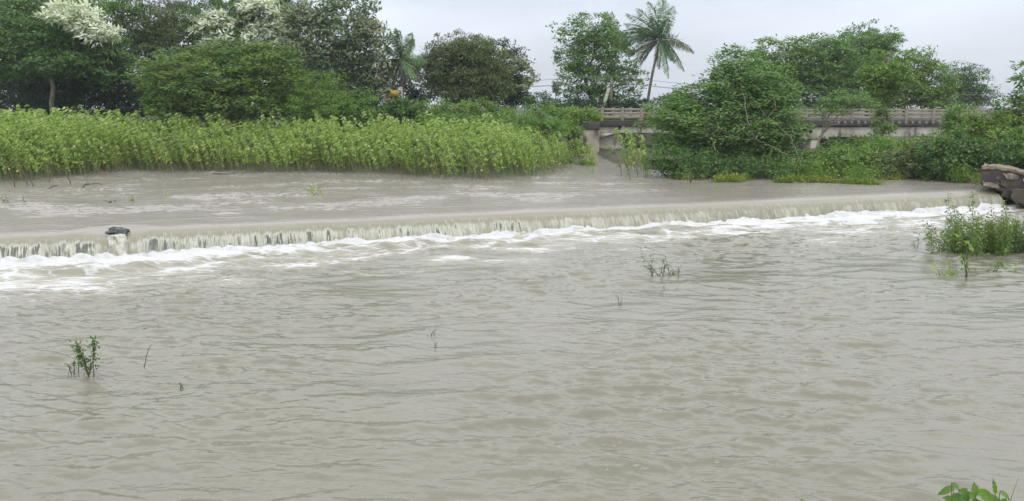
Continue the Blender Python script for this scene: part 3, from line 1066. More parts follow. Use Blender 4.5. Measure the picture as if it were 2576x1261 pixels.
# big leaning tree on the bank before the bridge
big = tree('bank_tree', "huge sprawling feathery tree on the bank, its branches tangled down to the water", 47, 2000,
           [(1850, 165, 36, 42), (1830, 215, 60, 40), (1900, 205, 60, 50), (1770, 255, 70, 32), (1870, 265, 90, 40),
            (1955, 250, 55, 40), (1700, 300, 70, 36), (1800, 320, 100, 42), (1910, 315, 85, 45), (1975, 330, 50, 45),
            (1700, 350, 44, 28), (1760, 375, 80, 38), (1880, 380, 100, 34), (1965, 385, 40, 30)],
           'lf_blue', ln=0.21, wd=0.085, rc=0.46, per=60, dens=1.3, wind=1.5, bark='bark_pale', trunk_r=0.13, inner=0.3, depth=0.8,
           base=on_y(2000, 425, 47), trunk_top=2.2)
bush("low dense dark bush hugging the waterline under the sprawling tree", 43.5,
     [(1760, 420, 75, 26), (1690, 405, 50, 30), (1850, 428, 85, 22), (1940, 425, 60, 20), (1650, 400, 26, 22)], 'lf_dark', ln=0.17, wd=0.08)
# gnarled bare branches that show in front of the big tree's leaves
g = Geo()
for pts in [[(2000, 430), (1985, 395), (1940, 370), (1900, 350), (1860, 352)],
            [(2000, 430), (2005, 390), (1990, 350), (1960, 320), (1930, 300), (1900, 255)],
            [(1900, 350), (1880, 300), (1870, 240), (1862, 190)],
            [(1860, 352), (1820, 330), (1790, 335), (1760, 350)],
            [(1900, 350), (1915, 320), (1900, 300), (1870, 310)],
            [(1850, 300), (1830, 285), (1800, 288), (1770, 300)],
            [(1930, 300), (1950, 270), (1945, 240)],
            [(1940, 420), (1900, 405), (1880, 412), (1850, 400)],
            [(1800, 380), (1790, 350), (1800, 320)]]:
    P = np.array([on_y(x, y, 44.9 + rng.uniform(-0.3, 0.6)) for x, y in pts])
    s = np.linspace(0, len(P) - 1, 5 * len(P))
    Q = np.stack([np.interp(s, np.arange(len(P)), P[:, i]) for i in range(3)], 1)
    Q += rng.normal(size=Q.shape) * 0.03
    g.tube(Q, 0.038, 0.012, 5)
gb = g.build('branches', M['bark_pale'], None, True)
gb.parent = big
gb.matrix_parent_inverse = big.matrix_basis.inverted()
gb['label'] = "bare gnarled pale branches"

# slim vine-covered tree and slanting bough before the bridge
tree('vine_covered_tree', "slim tree wrapped in creepers rising before the bridge girder", 60, 2228,
     [(2215, 270, 16, 26), (2222, 315, 15, 26), (2215, 225, 30, 20), (2245, 190, 50, 32), (2205, 195, 32, 26)], 'lf_mid', ln=0.2, rc=0.35,
     trunk_r=0.1, bark='bark_pale', trunk_top=8.2, wind=0.8)
t_ = tree('leaning_bough_tree', "small tree with a long pale bough slanting up across the bridge railing", 50, 2040,
          [(2100, 258, 30, 20), (2150, 248, 32, 14), (2180, 262, 26, 14), (2075, 280, 22, 14), (2120, 280, 20, 10)],
          'lf_blue', ln=0.16, wd=0.065, rc=0.32, per=36, dens=0.85, wind=1.4, bark='bark_pale', trunk_r=0.08, trunk_top=2.9)

# undergrowth on the right bank
for spec in [
    ("leafy green bush at the foot of the bridge pier", 49, [(2062, 412, 40, 22), (2025, 405, 20, 20)], 'lf_mid'),
    ("dark rounded bush just right of the pier", 53, [(2130, 382, 46, 26), (2100, 396, 30, 18)], 'lf_dark'),
    ("bush of broad pale leaves under the girder, right of the dark rounded one", 53, [(2200, 374, 45, 20), (2245, 368, 28, 15)], 'lf_mid'),
    ("soft feathery bright green shrub under the middle of the girder", 48.5, [(2250, 395, 60, 32), (2210, 405, 40, 24)], 'lf_bright'),
    ("green bush in front of the girder's right end", 54, [(2320, 370, 45, 22), (2370, 374, 35, 20)], 'lf_mid'),
    ("grey-green leafy shrub at the water between pier and girder middle", 44.5, [(2130, 405, 60, 34), (2070, 425, 38, 18), (2180, 415, 40, 26)], 'lf_mid'),
    ("brownish-green shrub overhanging the water below the girder", 43.5, [(2290, 412, 60, 34), (2230, 425, 44, 22), (2330, 395, 40, 30)], 'lf_olive'),
    ("dark green bush at the water, left of the ruined wall", 42, [(2370, 405, 50, 44), (2430, 415, 40, 44), (2420, 380, 50, 30)], 'lf_dark'),
    ("upright bright-topped bush at the end of the girder", 55, [(2412, 290, 28, 22), (2405, 325, 26, 24), (2400, 300, 14, 18)], 'lf_bright'),
    ("spreading yellow-green bush right of the girder's end", 48, [(2450, 345, 48, 32), (2490, 320, 38, 24), (2420, 370, 34, 20)], 'lf_yell'),
    ("tall yellowish bush at the right edge of the scene", 50, [(2545, 275, 36, 34), (2520, 320, 34, 30), (2570, 320, 32, 34)], 'lf_yell'),
    ("dark bush above the ruined wall", 42.5, [(2500, 390, 48, 34), (2450, 400, 30, 26)], 'lf_dark'),
    ("mid-green bush directly behind the ruined wall's sloping top", 43, [(2560, 390, 40, 30), (2540, 360, 36, 22)], 'lf_mid'),
    ("hanging bright green creeper bush beyond the ruined wall", 44, [(2610, 400, 50, 36), (2600, 350, 40, 30)], 'lf_bright'),
]:
    bush(spec[0], spec[1], spec[2], spec[3], ln=0.2, dens=1.1, group='bushes on the right bank')
tree('edge_tree', "tree just entering the picture at the upper right edge", 50, 2640,
     [(2605, 185, 32, 30), (2620, 240, 45, 40), (2598, 165, 16, 10)], 'lf_bright', wind=0.8)


# ------------------------------------------------------------------ coconut palms
def palm(label, Yd, base_px, crown_px, tips, leaf, trunk_r=0.16, old=0.0, mid=None, leaflet=0.72):
    b = on_y(base_px[0], base_px[1], Yd)
    b[2] = gz(b[0], b[1]) - 0.2
    root = empty('coconut_palm', b, label, 'palm tree')
    C0 = on_y(crown_px[0], crown_px[1], Yd)
    g = Geo(b)
    s = np.linspace(0, 1, 14)[:, None]
    m_ = (b + C0) / 2 + np.array([-0.45 if mid is None else mid, 0, 0.2])
    P = (1 - s) ** 2 * b + 2 * s * (1 - s) * m_ + s ** 2 * C0
    g.tube(P, trunk_r, trunk_r * 0.62, 8)
    g.tube(np.array([C0 - [0, 0, 0.25], C0, C0 + [0, 0, 0.35]]), trunk_r * 1.3, trunk_r * 0.5, 8)
    g.build('trunk', M['bark_palm'], root, True)
    sc = Yd / F
    for i, (tx, ty) in enumerate(tips):
        dy = rng.uniform(-1.2, 1.2)
        tip = C0 + np.array([tx * sc, dy, -ty * sc])
        ln = np.linalg.norm(tip - C0)
        up = 0.30 * ln if ty > -30 else 0.12 * ln
        ctrl = C0 + (tip - C0) * 0.55 + np.array([0.12 * ln if ty < -30 else 0.0, 0, up])
        n = 26
        s = np.linspace(0, 1, n)[:, None]
        R_ = (1 - s) ** 2 * C0 + 2 * s * (1 - s) * ctrl + s ** 2 * tip
        g = Geo(b)
        g.tube(R_, 0.035, 0.01, 4)
        tan = np.gradient(R_, axis=0)
        tan /= np.linalg.norm(tan, axis=1)[:, None]
        side = np.cross(tan, np.array([0, 1.0, 0.25]))
        side /= np.linalg.norm(side, axis=1)[:, None]
        reps = 4
        cs, axs, lens = [], [], []
        for sg in (-1, 1):
            for r in range(reps):
                q = s[2:, 0]
                base = R_[2:] + tan[2:] * (r / reps * ln / n)
                yside = np.array([0, 1.0, 0]) * sg * 0.45
                ax = side[2:] * sg * 0.75 + yside + tan[2:] * 0.55 + np.array([-0.55, 0, -0.55])
                ax += rng.normal(size=ax.shape) * 0.10
                cs.append(base)
                axs.append(ax)
                lens.append(leaflet * (0.35 + 0.9 * np.sin(np.clip(q * 1.05, 0, 1) * pi) ** 0.6) * rng.uniform(0.8, 1.15, len(q)))
        cs, axs, lens = np.concatenate(cs), np.concatenate(axs), np.concatenate(lens)
        g.leaves(cs, axs, np.array([0, -0.5, 1.0]) + rng.normal(size=axs.shape) * 0.5, lens, 0.060, 0)
        isold = ty > 25 and rng.random() < old
        g.build('frond', M['lf_palmold'] if isold else M[leaf], root)
    return root


palm("tall curved coconut palm swept by wind against the open sky", 76, (1620, 300), (1661, 100),
     [(-28, -88), (-8, -95), (12, -92), (24, -74), (-56, -72), (-78, -62), (-84, -38), (-94, -16), (-104, 0), (-76, 10), (-72, 40),
      (-64, 66), (-46, 56), (66, 14), (74, 30), (60, 70), (40, 50), (18, 88), (4, 64), (-22, -50), (14, -45), (-96, 12), (-60, -20)],
     'lf_palm', old=0.6)
palm("coconut palm mostly hidden behind the tall roadside tree", 84, (1540, 300), (1538, 108),
     [(-14, -62), (-2, -68), (10, -40), (42, -18), (52, 26), (36, 12), (-40, -30), (-50, -10), (30, -12), (44, 6)], 'lf_palm', mid=0)
palm("coconut palm with brown hanging fronds beside the tallest grey tree", 63, (1012, 300), (1008, 150),
     [(-24, -62), (-8, -70), (2, -66), (28, -62), (36, -46), (62, 6), (52, 14), (40, 48), (24, 60), (4, 62), (-22, 62), (-46, 58),
      (-40, 26), (-52, 30), (-30, -30), (46, 34)], 'lf_palm', old=0.95, mid=0.1, leaflet=0.55)

# ------------------------------------------------------------------ bridge
YB = 66.0


def bz_(y):
    return on_y(1900, y, YB)[2]


def bx_(x, Yd=YB):
    return on_y(x, 300, Yd)[0]


B0 = np.array([bx_(1510), YB, 0.0])
bridge = empty('road_bridge', (B0[0], B0[1], 0.0), "old weather-blackened concrete road bridge with open railings across the river", 'bridge')


def bbox(name, x0, x1, y0, y1, z0, z1, mat, parent=bridge, taper=0, label=None):
    cx, cy, cz = (x0 + x1) / 2, (y0 + y1) / 2, z0
    g = Geo((0, 0, 0))
    # subdivided and slightly worn
    nx = max(1, int((x1 - x0) / 0.5))
    nz = max(1, int((z1 - z0) / 0.4))
    xs = np.linspace(x0, x1, nx + 1)
    zs = np.linspace(z0, z1, nz + 1)
    g.box((x0 - cx, y0 - cy, 0), (x1 - cx, y1 - cy, z1 - z0), 0, taper)
    o = g.build(name, mat, parent)
    bev = o.modifiers.new("bevel", 'BEVEL')
    bev.width = min(0.03, (z1 - z0) * 0.2, (x1 - x0) * 0.2)
    bev.segments = 2
    pl = parent.location if parent is bridge else (0, 0, 0)
    o.location = (cx - pl[0], cy - pl[1], cz - pl[2])
    if label:
        o['label'] = label
    return o


Xl, Xm, Xr = bx_(1508), bx_(2050), bx_(2392)
deck_top = bz_(303)
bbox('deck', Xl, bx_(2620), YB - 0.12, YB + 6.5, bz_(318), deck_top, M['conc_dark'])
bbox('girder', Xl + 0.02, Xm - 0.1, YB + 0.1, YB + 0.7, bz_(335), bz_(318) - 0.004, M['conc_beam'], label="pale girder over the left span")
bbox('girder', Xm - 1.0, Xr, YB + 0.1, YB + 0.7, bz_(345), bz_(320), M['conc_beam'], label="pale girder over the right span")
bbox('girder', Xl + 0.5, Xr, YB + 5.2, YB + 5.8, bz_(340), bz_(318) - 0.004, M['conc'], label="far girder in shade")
# haunch + abutment
g = Geo((0, 0, 0))
xa, xb = Xl, bx_(1548)
zt, zb1, zb2 = bz_(334), bz_(348), bz_(336)
y0, y1 = YB + 0.12, YB + 0.68
g.add([(xa, y0, zb1), (xb, y0, zb2), (xb, y0, zt), (xa, y0, zt), (xa, y1, zb1), (xb, y1, zb2), (xb, y1, zt), (xa, y1, zt)],
      [(0, 1, 2, 3), (7, 6, 5, 4), (0, 4, 5, 1), (1, 5, 6, 2), (2, 6, 7, 3), (3, 7, 4, 0)])
o = g.build('haunch', M['conc_beam'], bridge)
o.location = (-bridge.location[0], -bridge.location[1], 0)
bbox('abutment', Xl + 0.03, bx_(1572), YB + 0.75, YB + 6, -0.5, bz_(319), M['conc_pale'], label="pale plastered abutment streaked with rust brown")
bbox('abutment_foot', Xl + 0.3, bx_(1590), YB + 0.3, YB + 6, -0.5, bz_(383), M['conc_pale'])
bbox('wing_wall', bx_(1454), Xl - 0.02, YB - 0.3, YB + 0.5, -0.5, bz_(326), M['conc'])
bbox('wing_wall_cap', bx_(1452), Xl - 0.01, YB - 0.38, YB + 0.58, bz_(326) + 0.003, bz_(308), M['conc_dark'])
bbox('pier', bx_(2044), bx_(2066), YB + 0.1, YB + 5.8, -0.5, bz_(351), M['conc_pale'])
bbox('pier_cap', bx_(2018), bx_(2088), YB + 0.02, YB + 6.0, bz_(351) + 0.003, bz_(345.5), M['conc'])
bbox('abutment', bx_(2340), bx_(2400), YB + 0.9, YB + 6, -0.5, bz_(346), M['conc'], label="far abutment hidden by bushes")
# railings
posts = [1514, 1565, 1614, 1671, 1735, 1802, 1870, 1942, 2013, 2078, 2144, 2211, 2279, 2347, 2418, 2491, 2560]
for side_y, sgn in ((YB + 0.0, 1), (YB + 6.2, 0)):
    for px in posts:
        x = bx_(px)
        po_ = bbox('railing_post', x - 0.13, x + 0.13, side_y, side_y + 0.2, deck_top - (0.1 if sgn else 0), bz_(270 if px < 1900 else 274),
                   M['rail'], taper=0.015)
    for (ya, yb_) in ((273.5, 278.5), (283, 288), (293, 298)):
        for a, b_ in zip(posts[:-1], posts[1:]):
            bbox('rail', bx_(a) + 0.12, bx_(b_) - 0.12, side_y + 0.05, side_y + 0.16, bz_(yb_) - (0.02 if a > 1900 else 0) * 3,
                 bz_(ya) - (0.02 if a > 1900 else 0) * 3, M['rail'])
for px in range(2085, 2390, 17):
    bbox('parapet_block', bx_(px), bx_(px + 8), YB - 0.16, YB - 0.125, bz_(313), bz_(305), M['conc'])
o = quads('weeds', *(lambda g: (np.concatenate(g.V), np.concatenate(g.Fc)))(
    (lambda g: (g.leaves(np.stack([rng.uniform(Xl, bx_(1720), 5000), rng.uniform(YB + 0.3, YB + 2.5, 5000), np.full(5000, deck_top)], 1)
                         , rng.normal(size=(5000, 3)) * 0.4 + [-0.3, 0, 1], rng.normal(size=(5000, 3)), 0.22, 0.05), g)[1])(Geo())),
    M['lf_mid'])
tag(o, "green weeds sprouting along the bridge deck behind the railing", 'weeds', None, 'stuff')

# utility pole with strut
Yp = 74.0
pb = on_y(1535, 300, Yp)
root = empty('utility_pole', (pb[0], Yp, 3.2), "square concrete utility pole with crossarm standing behind the bridge end", 'utility pole')
g = Geo((pb[0], Yp, 3.2))
pt = on_y(1535, 194, Yp)
g.box((pb[0] - 0.13, Yp - 0.13, 3.0), (pb[0] + 0.13, Yp + 0.13, pt[2]), 0, 0.03)
g.build('pole', M['pole'], root)
g = Geo((pb[0], Yp, 3.2))
za = on_y(1535, 213, Yp)[2]
g.box((pb[0] - 0.75, Yp - 0.22, za - 0.05), (pb[0] + 0.65, Yp - 0.135, za + 0.05))
g.build('crossarm', M['pole'], root)
for dx in (-0.68, -0.3, 0.3, 0.58):
    g = Geo((pb[0], Yp, 3.2))
    g.tube(np.array([[pb[0] + dx, Yp - 0.18, za + 0.05], [pb[0] + dx, Yp - 0.18, za + 0.13], [pb[0] + dx, Yp - 0.18, za + 0.2]]), 0.05, 0.03, 8)
    g.build('insulator', M['white'], root)
a = on_y(1506, 300, Yp - 0.6)
b_ = on_y(1531, 222, Yp - 0.2)
g = Geo((a[0], a[1], 3.2))
g.box((-0.13, -0.13, 0), (0.13, 0.13, float(np.linalg.norm(b_ - [a[0], a[1], 3.2]))), 0, 0.02)
g.V = [v + g.o for v in g.V]
st_ = g.build('leaning_strut', M['strut'])
st_.location = (a[0], a[1], 3.2)
dv = Vector((b_[0] - a[0], b_[1] - a[1], b_[2] - 3.2))
st_.rotation_euler = dv.to_track_quat('Z', 'Y').to_euler()
tag(st_, "pale grey-green strut leaning against the utility pole", 'strut')


def cable(pts, label, sag=0.0, r=0.016):
    P = np.array(pts)
    n = 40
    s = np.linspace(0, 1, n)
    Q = P[0] + (P[1] - P[0]) * s[:, None]
    Q[:, 2] -= sag * 4 * s * (1 - s)
    g = Geo(P[0])
    g.tube(Q, r, r, 4)
    o = g.build('power_cable', M['cable'])
    o.location = tuple(P[0])
    return tag(o, label, 'cable', 'overhead power cables')


top = pt - [0, 0, 0.25]
for k, (yl, yr, dz, tg) in enumerate([(203, 243, 0.9, "topmost"), (216, 250, 0.35, "middle"), (222, 262, 0.2, "lowest")]):
    src = np.array([pb[0], Yp - 0.18, za + 0.2 + (0.55 if k == 0 else 0.05 - 0.03 * k)])
    cable([src + [-0.3 * k, 0, 0], on_y(560, yl + 4, 84)], tg + " power cable running left from the utility pole", 0.5)
    cable([src + [0.25 * k, 0, 0], on_y(2640, yr - 12, 82)], tg + " power cable running right from the utility pole", 0.9)

# yellow box with white pipe frame among the trees
yb0 = on_y(993, 236, 60)
root = empty('yellow_box', (yb0[0], 60, 1.5), "yellow box on a post by a white pipe among dark trees under the left palm", 'box')
g = Geo((yb0[0], 60, 1.5))
g.box((yb0[0] - 0.33, 59.8, yb0[2] - 0.22), (yb0[0] + 0.3, 60.2, yb0[2] + 0.24), 0, 0.02)
g.build('case', M['yellow'], root)
g = Geo((yb0[0], 60, 1.5))
px_ = yb0[0] + 0.52
g.tube(np.array([[px_, 60, 1.4], [px_, 60, 3.5], [px_, 60, yb0[2] + 0.5]]), 0.045, 0.045, 8)
g.tube(np.array([[px_, 60, yb0[2] + 0.26], [px_ - 0.12, 60, yb0[2] + 0.27], [px_ - 0.3, 60, yb0[2] + 0.27]]), 0.035, 0.035, 6)
g.tube(np.array([[px_, 60, yb0[2] + 0.12], [px_ - 0.1, 60, yb0[2] + 0.12], [px_ - 0.22, 60, yb0[2] + 0.12]]), 0.03, 0.03, 6)
g.build('pipe_frame', M['white'], root)
g = Geo((yb0[0], 60, 1.5))
g.tube(np.array([[yb0[0], 60, 1.4], [yb0[0], 60, 3.0], [yb0[0], 60, yb0[2] - 0.2]]), 0.05, 0.05, 6)
g.build('post', M['twig'], root)


# ------------------------------------------------------------------ ruined wall at the right end of the weir
def extrude_outline(name, pts, y0, thick, mat, parent, origin, ystep=3, rough=0.02):
    """solid with its own thickness from an outline in the x-z plane"""
    P = np.array(pts, dtype=float)
    # densify
    Q = []
    for i in range(len(P)):
        a, b = P[i], P[(i + 1) % len(P)]
        n = max(1, int(np.linalg.norm(b - a) / 0.12))
        for k in range(n):
            Q.append(a + (b - a) * k / n)
    Q = np.array(Q)
    Q += rng.normal(size=Q.shape) * rough
    n = len(Q)
    V, Fc_ = [], []
    for yy in (0, thick):
        for q in Q:
            V.append((q[0] - origin[0] + 0.58 * yy, y0 + 0.85 * yy - origin[1] + rng.normal() * rough, q[1] - origin[2]))
    Fc_.append(list(range(n)))
    Fc_.append(list(range(2 * n - 1, n - 1, -1)))
    for i in range(n):
        j = (i + 1) % n
        Fc_.append([j, i, n + i, n + j])
    me = bpy.data.meshes.new(name)
    me.from_pydata(V, [], Fc_)
    me.materials.append(mat)
    me.update()
    o = bpy.data.objects.new(name, me)
    COL.objects.link(o)
    o.parent = parent
    return o


YW = 37.1
wo = on_y(2500, 480, YW)
wall = empty('ruined_wall', (wo[0], YW, 0), "broken blackened masonry wall with a sloping top at the right end of the weir", 'wall')
org = (wo[0], YW, 0)


def wp(x, y):
    p = on_y(x, y, YW)
    return (p[0], p[2])


extrude_outline('masonry', [wp(*p) for p in [(2463, 420), (2500, 420.5), (2530, 425), (2560, 435), (2600, 447), (2680, 470), (2760, 500),
                                             (2760, 540), (2600, 540), (2515, 490), (2520, 480), (2510, 481), (2498, 474),
                                             (2485, 472), (2463, 466)]],
                YW - 0.1, 1.6, M['ruin'], wall, org)
extrude_outline('coping', [wp(*p) for p in [(2462, 418), (2500, 418), (2530, 422.5), (2560, 432), (2600, 444), (2600, 449), (2560, 438),
                                            (2530, 429), (2500, 425.5), (2462, 425)]],
                YW - 0.16, 1.7, M['ruin_edge'], wall, org, rough=0.012)
extrude_outline('ledge', [wp(*p) for p in [(2463, 459), (2480, 458), (2497, 461), (2506, 470), (2500, 473), (2485, 471), (2463, 467)]],
                YW - 0.22, 0.4, M['ruin_edge'], wall, org)
extrude_outline('patch', [wp(*p) for p in [(2518, 438), (2540, 436), (2556, 438), (2555, 447), (2545, 452), (2530, 450)]],
                YW - 0.15, 0.2, M['conc'], wall, org)
extrude_outline('patch', [wp(*p) for p in [(2568, 450), (2590, 450), (2600, 462), (2585, 463), (2570, 458)]],
                YW - 0.15, 0.2, M['conc_beam'], wall, org)
extrude_outline('patch', [wp(*p) for p in [(2510, 455), (2528, 453), (2534, 462), (2524, 470), (2512, 466)]],
                YW - 0.15, 0.2, M['ruin_base'], wall, org)
extrude_outline('plinth', [wp(*p) for p in [(2521, 474), (2600, 475), (2760, 495), (2760, 560), (2640, 540), (2530, 507), (2522, 500), (2518, 487)]],
                YW - 0.75, 0.75, M['ruin_base'], wall, org)

# rock on the crest and plume
def lumpy(name, center, R, mat, noise=0.25, seed=1, parent=None, n=28):
    th = np.linspace(0, pi, n)
    ph = np.linspace(0, 2 * pi, 2 * n, endpoint=False)
    TH, PH = np.meshgrid(th, ph, indexing='ij')
    d = np.stack([np.sin(TH) * np.cos(PH), np.sin(TH) * np.sin(PH), np.cos(TH)], -1)
    r = np.random.default_rng(seed)
    s = np.zeros(TH.shape)
    for k in range(14):
        v = r.normal(size=3) * r.uniform(2, 7)
        s += np.sin(d @ v + r.uniform(0, 6)) / (1 + 0.25 * np.linalg.norm(v))
    rr = 1 + noise * s * 0.5
    V = d * rr[..., None] * np.array(R)
    idx = np.arange(TH.size).reshape(TH.shape)
    Fq = np.stack([idx[:-1, :], idx[1:, :], np.roll(idx, -1, 1)[1:, :], np.roll(idx, -1, 1)[:-1, :]], -1).reshape(-1, 4)
    o = quads(name, V.reshape(-1, 3), Fq, mat, parent, smooth=True)
    o.location = tuple(center)
    return o


rk = lumpy("boulder", (ROCK[0], ROCK[1] + 0.2, UPZ - 0.065), (0.36, 0.24, 0.11), M['rock'], 0.35, 5)
tag(rk, "dark wet boulder sitting on the weir crest, splitting the flow", 'rock')
tp = np.linspace(rt - 0.22, rt + 0.32, 40)
pp = np.linspace(0.22, 1.0, 40)
TP, PP = np.meshgrid(tp, pp)
POo = np.interp(PP, np.linspace(0, 1, len(prof)), prof[:, 0]) + 0.10 + 0.03 * samp(WB, 17.0, TP * 2.2, PP * 0.35) \
    + 0.03 * samp(WC, 11.0, TP * 1.0, PP * 0.3)
uu = (TP - rt - 0.05) / 0.27
TPs = TP + 0.22 * (PP - 0.25) 
POo -= 0.16 * np.clip(np.abs(uu), 0, 1.2) ** 3
PZz = UPZ + np.interp(PP, np.linspace(0, 1, len(prof)), prof[:, 1]) - 0.03
X, Y = weir_xy(TPs, POo)
idx = np.arange(TP.size).reshape(TP.shape)
o = quads("water_plume", np.stack([X, Y, PZz], -1).reshape(-1, 3),
          np.stack([idx[:-1, :-1], idx[1:, :-1], idx[1:, 1:], idx[:-1, 1:]], -1).reshape(-1, 4), M['plume'], smooth=True)
tag(o, "frothing plume of water tumbling below the boulder", 'splash', None, 'stuff')


# ------------------------------------------------------------------ flooded field of leafy stalks
def stalk_variant(seed, nst, Hm, lean, leafy=0.28, yellow=0, flower=0, per=44):
    """returns stem geo and leaf geo arrays centred at the root"""
    r = np.random.default_rng(seed)
    gs, gl = Geo(), Geo()
    for k in range(nst):
        H = Hm * r.uniform(0.55, 1.22)
        bx, by = r.normal(size=2) * (0.28 if nst > 1 else 0)
        ln_ = lean * r.uniform(0.3, 1.5) + r.normal() * 0.05
        s = np.linspace(0, 1, 10)
        crook = r.uniform(0.0, 0.12)
        x = bx - H * ln_ * s ** 1.3 + 0.05 * np.sin(s * 5 + r.uniform(0, 6)) * s - crook * H * np.clip(s - 0.8, 0, 1) * 3
        y = by + r.normal() * 0.25 * s + 0.04 * np.sin(s * 4 + r.uniform(0, 6))
        z = -0.5 + (H + 0.5) * s - 0.10 * H * np.clip(s - 0.75, 0, 1) ** 1.2 * 2
        P = np.stack([x, y, z], 1)
        gs.tube(P, 0.022, 0.010, 4)
        n = int(per * r.uniform(0.8, 1.2))
        q = leafy + (1 - leafy) * r.random(n) ** 0.8
        q = np.sort(q)
        C = np.stack([np.interp(q, s, P[:, i]) for i in range(3)], 1)
        out_ = r.normal(size=(n, 3)) * [1, 1, 0.3]
        out_ /= np.linalg.norm(out_, axis=1)[:, None]
        C = C + out_ * r.uniform(0.01, 0.12, n)[:, None]
        ax = out_ * 0.55 + np.array([-0.75, -0.10, -0.42]) + r.normal(size=(n, 3)) * 0.28
        nr_ = np.array([0.2, -0.35, 0.9]) + r.normal(size=(n, 3)) * 0.35
        L_ = r.uniform(0.12, 0.22, n) * (0.85 + 0.3 * q)
        gl.hearts(C, ax, nr_, L_, L_ * 0.72, 0)
        if yellow:
            i = r.choice(n // 2, yellow, replace=False)
            gl.hearts(C[i] + [0.02, -0.06, 0], ax[i], nr_[i] + [0, -0.5, 0], 0.19, 0.15, 1)
        if flower:
            i = r.choice(np.arange(n // 3, n - 2), flower, replace=False)
            gl.hearts(C[i] + [0, -0.1, 0.05], r.normal(size=(flower, 3)), np.array([0, -1, 0.5]) + 0 * ax[i], 0.11, 0.12, 2)
    return gs, gl


VAR = []
for k in range(4):
    VAR.append(('plain', stalk_variant(100 + k, 4, 2.8, 0.25, 0.36, per=30)))
for k in range(2):
    VAR.append(('yellow', stalk_variant(200 + k, 4, 2.6, 0.30, 0.40, yellow=1, per=26)))
for k in range(2):
    VAR.append(('flower', stalk_variant(300 + k, 4, 2.7, 0.24, 0.36, flower=1, per=30)))
for k in range(2):
    VAR.append(('bare', stalk_variant(400 + k, 4, 2.3, 0.42, 0.62, per=18)))
LBL = {
    'plain': "green leafy stalks leaning left, standing in the flood water of the field",
    'yellow': "green leafy stalks with a few yellowed leaves in the flooded field",
    'flower': "green leafy stalks dotted with pale pink flowers in the flooded field",
    'bare': "bent brown stalks, bare at the foot, at the front edge of the flooded field",
}
for k, (kd, (gs, gl)) in enumerate(VAR):
    pass

# field outline (front edge and where the stalks stop)
front = np.array([on_z(*p, UPZ)[:2] for p in
                  [(-500, 480), (-60, 462), (0, 458), (110, 458), (190, 445), (300, 436), (600, 434), (820, 440), (960, 438), (1080, 448),
                   (1180, 456), (1300, 452), (1380, 444), (1450, 424)]])
sites = []
yy = 39.0
while yy < 59.5:
    step = 0.62 + (yy - 39) * 0.012
    x = -44.0
    while x < 9:
        xx = x + rng.normal() * 0.3
        y2 = yy + rng.normal() * 0.3
        fy = np.interp(xx, front[:, 0], front[:, 1])
        xr = np.interp(y2, [38, 46, 52, 56, 60], [3.0, 3.6, 5.2, 5.0, 1.0])
        if y2 > fy and xx < xr and rng.random() < 0.45 + 0.5 * min(1.0, (y2 - fy) / 2.5) - 0.35 * sstep(0.5, 4.5, xx):
            sites.append((xx, y2))
        x += step * 1.3
    yy += step * 0.8
extra_px = [(1482, 434), (1585, 440), (1604, 432), (1616, 446), (1598, 425), (1640, 440), (1588, 452), (1655, 446), (1625, 425)]
sites = np.array(sites)
vis = np.abs(sites[:, 0]) < sites[:, 1] * 0.67
fyv = np.interp(sites[:, 0], front[:, 0], front[:, 1])
score = (sites[:, 1] - fyv) + np.where(vis, 0, 1000)
order = np.argsort(score)
N_IND = 288
ind, rest = order[:N_IND], order[N_IND:]
protos = {}


def place_stalk(v, x, y, s, rz):
    kd, (gs, gl) = VAR[v]
    root = None
    if v not in protos:
        a = gs.build('leafy_stalk', M['stalk'] if kd in ('bare', 'yellow') else M['stalk_green'], None, True)
        b = gl.build('leaves', [M['lf_field'] if kd != 'yellow' else M['lf_fieldpale'], M['lf_fall'], M['petal']], a)
        protos[v] = (a, b)
        root = a
    else:
        a, b = protos[v]
        root = a.copy()
        COL.objects.link(root)
        c = b.copy()
        COL.objects.link(c)
        c.parent = root
    root.location = (x, y, UPZ - 0.05)
    root.rotation_euler = (0, 0, rz)
    root.scale = (s, s, s)
    tag(root, LBL[kd], 'plant', {'plain': 'leafy stalks in the flooded field', 'yellow': 'yellowing stalks in the flooded field',
                                 'flower': 'flowering stalks in the flooded field', 'bare': 'bare-footed stalks at the field edge'}[kd])
    return root


def hscale(x, y):
    base_ = np.interp(x, [-44, -20, -8, 2, 6], [0.96, 0.95, 0.94, 0.82, 0.78])
    fy = np.interp(x, front[:, 0], front[:, 1])
    return base_ * np.interp(y - fy, [0, 3, 12], [0.80, 0.95, 1.16])


